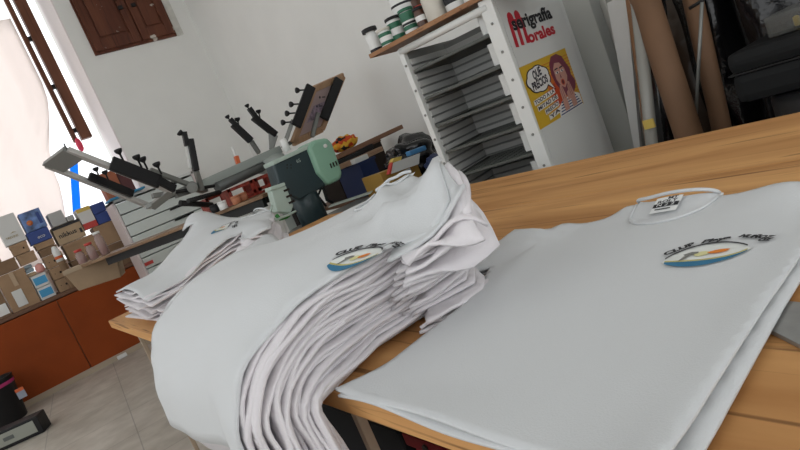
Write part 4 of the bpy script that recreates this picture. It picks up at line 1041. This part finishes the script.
# ---- plank with bottles on the rack
plw = wood_mat('plank_wood', (.25, .115, .05), (.36, .19, .09), (.12, .05, .03), 'y', 1.2)
tag(MB().box(RP(.18, .13, RT+.022+.01), (RW+.46, .30, .02), RAX, bev=.002).build('plank', plw), 'thin wooden plank laid across the top of the drying rack', 'plank')
PZ = RT+.0435
mat('green_band', (.02, .13, .07), .5); mat('amber', (.07, .025, .01), .3); mat('tub_cream', (.58, .55, .48), .5)
def pot(px, d, r, h, label, name='ink_jar', body='white_paper', bands=(), lid='black_plastic', lidh=.014, cat='jar', shape=None, text=None):
    u = cross_u(px, 30, RA+SD*d, FD) if False else None
    O = RA+SD*d
    dd = ray(*px); n = Vector((dd[1], -dd[0], 0)); u = -O.dot(n)/FD.dot(n)
    c = RP(u, d, PZ)
    t = thing(name, c, label, cat, 'jars and bottles on the rack plank')
    MB().lathe(shape or [(r*.96, 0), (r, .004), (r, h-.012), (r*.9, h-.004), (r*.9, h)], c, seg=24).build('body', body, t)
    for (z0, z1, m_) in bands: MB().lathe([(r*1.006, z0*h), (r*1.012, z0*h+.001), (r*1.012, z1*h-.001), (r*1.006, z1*h)], c, seg=24).build('label_band', m_, t)
    if lid:
        lr = (shape[-1][0] if shape else r)*1.04
        MB().lathe([(lr, 0), (lr*1.02, .002), (lr*1.02, lidh-.003), (lr*.92, lidh)], c+UP*(h-.002), seg=24).build('lid', lid, t)
    return t
pot((377, 50), .08, .032, .105, 'ink jar with wide black lid, leftmost on the plank', body='white_paper', bands=((.02, .2, 'ink'),), lid='black_plastic', lidh=.020, shape=[(.030, 0), (.032, .004), (.032, .085), (.022, .095), (.022, .105), (.036, .106), (.036, .107)])
pot((388, 43), .05, .032, .072, 'low green and white jar with pale lid beside the black-lidded jar', bands=((.1, .3, 'green_band'), (.62, .85, 'green_band')), lid='tub_cream', lidh=.012)
pot((399, 37), .10, .036, .105, 'green and white jar with dark lid, left one', bands=((.08, .30, 'green_band'), (.6, .85, 'green_band')), lid='black_plastic')
pot((412, 29), .08, .035, .105, 'green and white jar with black print, right one', bands=((.2, .38, 'green_band'), (.58, .95, 'green_band'), (.40, .5, 'ink')), lid='green_band')
pot((409, 25), .22, .052, .215, 'tall white bottle behind the green jars', 'bottle', bands=((.30, .38, 'ink'), (.75, .80, 'ink')), lid='white_paper', cat='bottle')
pot((423, 24), .05, .024, .078, 'small amber bottle with white label, in front', 'bottle', body='amber', bands=((.35, .65, 'white_paper'),), lid='black_plastic', cat='bottle')
pot((424, 22), .14, .026, .145, 'amber bottle with red label behind the small amber bottle', 'bottle', body='amber', bands=((.4, .75, 'box_red'),), lid='black_plastic', cat='bottle')
pot((437, 16), .07, .046, .115, 'cream tub with a yellow top', 'tub', body='tub_cream', lid='box_yellow', lidh=.04, cat='tub')
pot((456, 6), .08, .044, .110, 'white tub with a black emblem', 'tub', body='white_metal', bands=((.30, .60, 'ink'),), lid='white_paper', cat='tub')
pot((474, -3), .08, .046, .115, 'plain white tub at the right of the plank', 'tub', body='white_paper', lid='white_paper', cat='tub')
pot((446, 8), .19, .040, .15, 'white canister behind the tubs', 'canister', body='white_metal', lid='white_paper', cat='canister')

# ------------------------------------------------------------------ panels, tubes and black rolls right of the rack
def lean(name, pts, x, th, m_, label, cat, bottom=True):
    p = [on(px, py, x=x) for px, py in pts]
    return tag(MB().prism(p, (th, 0, 0)).build(name, m_), label, cat)
def standing(pxa, pxb, x, z0=0., z1=1.9, ref=75):
    """y of an upright thing at depth x seen between two photo points"""
    return on(*pxa, x=x).y, on(*pxb, x=x).y
ya, yb2 = standing((581, 60), (609, 60), 2.76)
tag(MB().box((2.80, (ya+yb2)/2, .95), (.08, abs(ya-yb2), 1.9), bev=.006).build('grey_panel', mat('panel_grey', (.46, .47, .44), .55)), 'tall grey panel standing right behind the white rack', 'panel')
ya, yb2 = standing((607, 60), (622, 60), 2.86)
tag(MB().box((2.90, (ya+yb2)/2, .95), (.06, abs(ya-yb2)+.02, 1.9), bev=.004).build('cream_panel', mat('panel_cream', (.62, .61, .56), .6)), 'narrow cream panel between the grey panel and the white sheet', 'panel')
p0, p1 = on(607, 3, x=2.68), on(626, -6, x=2.68); q0, q1 = on(634, 148, x=2.66), on(640, 148, x=2.66)
d0, d1 = q0-p0, q1-p1
bt0, bt1 = p0+d0*((.004-p0.z)/d0.z), p1+d1*((.004-p1.z)/d1.z)
if bt1.y > bt0.y-.03: bt1.y = bt0.y-.03
tag(MB().prism([p0, p1, q1, bt1, bt0, q0], (.02, 0, 0)).build('paper_sheet', 'white_paper'), 'white tapering paper sheet standing by the cardboard tubes', 'sheet')
lean('corrugated_sheet', [(624, -10), (652, -22), (668, 95), (668, 190), (652, 195)], 2.60, .02, mat('corrugated', (.30, .16, .08), .8, noise=(9, .15)), 'brown corrugated cardboard sheet behind the big cardboard tube', 'cardboard')
def roll(pa, pb, x, r, m_, name, label, cat, hollow=False, ends=None):
    a, b_ = on(*pa, x=x), on(*pb, x=x); d = (b_-a)
    k = (0.0-a.z)/d.z if d.z < 0 else 1
    b2 = a+d*k; a2 = a-d*(.35)
    b2.z = 0.004
    return tag(MB().tube([a2, b2], r, 28).build(name, m_), label, cat)
roll((645, 0), (689, 136), 2.42, .056, 'tube_card', 'cardboard_tube', 'thick brown cardboard tube leaning behind the table', 'tube')
roll((693, 0), (721, 125), 2.62, .040, 'tube_card', 'cardboard_tube', 'thinner brown cardboard tube right of the thick one', 'tube')
mat('clear_wrap', (.36, .36, .33), .2, alpha=.75)
roll((641, 40), (652, 145), 2.40, .026, 'clear_wrap', 'wrapped_roll', 'roll in clear plastic wrap with yellow tape left of the thick tube', 'roll')
q = on(649, 124, x=2.37); tag(MB().box(q, (.012, .05, .04), bev=.003).build('yellow_tape', 'box_yellow'), 'yellow tape patch on the clear-wrapped roll', 'tape')
roll((655, 20), (668, 142), 2.56, .05, 'black_film', 'plastic_roll', 'dark plastic-wrapped roll between the wrapped roll and thick tube', 'roll')
t = thing('metal_rod', on(702, 0, x=2.45), 'thin grey metal rod with a black hook hanging before the tubes', 'rod')
a, b_ = on(702, 2, x=2.45), on(696, 114, x=2.45)
MB().tube([a, b_], .007, 10).build('shaft', 'dull_steel', t)
MB().tube([a+Vector((-.005, .05, -.005)), a+Vector((0, 0, .004)), a+Vector((.10, -.02, .03)), a+Vector((.30, -.04, .05))], .007, 10).build('hook', 'black_metal', t)
roll((676, 0), (700, 100), 2.86, .10, mat('brown_wrap', (.07, .045, .03), .3, bump=(14, 1.)), 'paper_roll', 'brown paper-wrapped roll in the shadow behind the two tubes', 'roll')
for k, (x, y, r, h, lb) in enumerate(((2.86, 1.42, .13, 2.0, 'tall black plastic-wrapped roll behind the thin rod'), (2.78, 1.12, .15, 2.1, 'tall black plastic-wrapped roll directly above the tool case'), (2.84, .79, .15, 2.1, 'tall black plastic-wrapped roll at the right rim of the photo'), (2.86, .47, .14, 2.0, 'tall black plastic-wrapped roll out past the tool case'), (2.94, 1.72, .07, 1.9, 'slim black plastic-wrapped roll beside the cardboard sheet'))):
    mb = MB(); n_ = 40; prof = []
    rr = random.Random(k)
    vs, fs = [], []
    NR, NH = 36, 46
    ph = [rr.uniform(0, 6) for _ in range(5)]
    for j in range(NH+1):
        for i in range(NR):
            t_ = 2*PI*i/NR; z = h*j/NH
            w_ = 1+.05*math.sin(3*t_+ph[0]+z*4)*math.sin(z*9+ph[1])+.03*math.sin(7*t_+ph[2]-z*13)
            vs.append((x+r*w_*math.cos(t_), y+r*w_*math.sin(t_), z))
    for j in range(NH):
        for i in range(NR): fs.append((j*NR+i, j*NR+(i+1) % NR, (j+1)*NR+(i+1) % NR, (j+1)*NR+i))
    fs.append(tuple(range(NR))[::-1]); fs.append(tuple(range(NH*NR, NH*NR+NR)))
    tag(mb.raw(vs, fs).build('black_roll', 'black_film'), lb, 'roll')
# tool case on a black drum
tag(MB().lathe([(.20, 0), (.22, .02), (.22, .78), (.20, .80)], (2.33, .80, 0), seg=32).build('black_drum', 'black_plastic'), 'black drum under the black tool case', 'drum')
TCs = thing('tool_case', (2.33, .82, .80), 'black plastic tool case at the right edge behind the table', 'case')
MB().box((2.33, .80, .945), (.30, .56, .075), bev=.03).build('top_shell', mat('case_grey', (.011, .0115, .012), .65, spec=.15), TCs)
MB().box((2.33, .80, .855), (.30, .56, .105), bev=.03).build('bottom_shell', 'case_grey', TCs)
MB().box((2.33, .80, .908), (.306, .566, .006), bev=.002).build('seam_rim', mat('case_rim', (.022, .022, .022), .7, spec=.1), TCs)
co_ = thing('clear_organiser', (2.33, .80, .985), 'clear plastic organiser box on the tool case', 'box')
MB().box((2.33, .82, 1.022), (.2, .26, .07), bev=.012).build('shell', mat('smoke_clear', (.12, .12, .11), .25, alpha=.5), co_)
for k in range(6): MB().lathe([(.006, 0), (.010, .004), (.010, .03), (.004, .034)], (2.28+.02*(k % 3), .74+.03*k, .992), seg=10).build('fitting', 'box_yellow' if k % 2 else 'white_paper', co_)

# ------------------------------------------------------------------ under the table and on the floor
rb = thing('red_box', (.72, .76, 0), 'red box under the near end of the table', 'box')
MB().box((.72, .76, .29), (.42, .62, .58), bev=.008).build('body', mat('red_box', (.20, .012, .015), .7, spec=.1), rb)
MB().box((.72, .76, .595), (.44, .64, .03), bev=.004).build('lid', mat('red_lid', (.13, .01, .012), .7, spec=.1), rb)
for k in range(7): MB().lathe([(.008, 0), (.008, .004)], (.499, .58+.07*k, .595), (-1, 0, 0), seg=10).build('dot', 'hole', rb)
bk = thing('black_crate', (.74, 1.36, 0), 'black crate under the table beside the red box', 'crate')
MB().box((.74, 1.36, .30), (.46, .50, .60), bev=.01).build('body', mat('crate_black', (.008, .008, .009), .8, spec=.1), bk)
MB().box((.74, 1.36, .615), (.48, .52, .03), bev=.005).build('lid', 'crate_black', bk)
WB = thing('waste_bin', (-.41, 6.93, 0), 'black waste bin with a pink rim band in front of the cabinet', 'bin')
MB().lathe([(.13, 0), (.14, .01), (.175, .40), (.18, .42), (.165, .42), (.135, .03)], (-.41, 6.90, 0), seg=30).build('body', 'black_plastic', WB)
MB().lathe([(.1705, .345), (.1735, .35), (.1765, .375), (.172, .378)], (-.41, 6.90, 0), seg=30).build('pink_band', mat('pink_band', (.45, .03, .16), .5), WB)
q = on(21, 393, y=6.74)
MB().box(q, (.07, .006, .10), bev=.001).build('sticker', mat('sticker', (.30, .33, .40), .5), WB)
MB().box(q+Vector((0, -.004, .035)), (.07, .004, .03)).build('sticker_top', 'orange_plastic', WB)
FC = thing('framed_case', (-.35, 5.85, 0), 'black-framed case with a pale window on the floor before the bin', 'case')
ea = Vector((.91, -.41, 0)).normalized(); en = Vector((.41, .91, 0)).normalized()
fc = Vector((-.19, 5.74, 0))-ea*.25+en*.08
MB().box(fc+UP*.075, (.50, .16, .15), (ea, en, UP), bev=.01).build('shell', 'black_plastic', FC)
MB().box(fc+UP*.078-en*.082, (.42, .006, .10), (ea, en, UP), bev=.002).build('window', mat('case_window', (.30, .31, .27), .3), FC)
MB().box(fc+UP*.078-en*.0865, (.08, .004, .03), (ea, en, UP)).build('window_emblem', 'press_dark', FC)
tag(MB().tube([fc+UP*.162-ea*.20, fc+UP*.162-ea*.13+en*.03, fc+UP*.162-ea*.10-en*.02], .012, 8).build('white_tie', 'white_paper'), 'white tie strip on the black-framed case', 'strip')
# ------------------------------------------------------------------ light
wld = bpy.data.worlds.new('world'); sc.world = wld; wld.use_nodes = True
bg = wld.node_tree.nodes['Background']; bg.inputs['Color'].default_value = (.965, .985, 1., 1); bg.inputs['Strength'].default_value = 1.67
sc.view_settings.view_transform = 'Standard'; sc.view_settings.look = 'None'; sc.view_settings.gamma = 1; sc.view_settings.use_curve_mapping = False
sc.view_settings.exposure = 0.
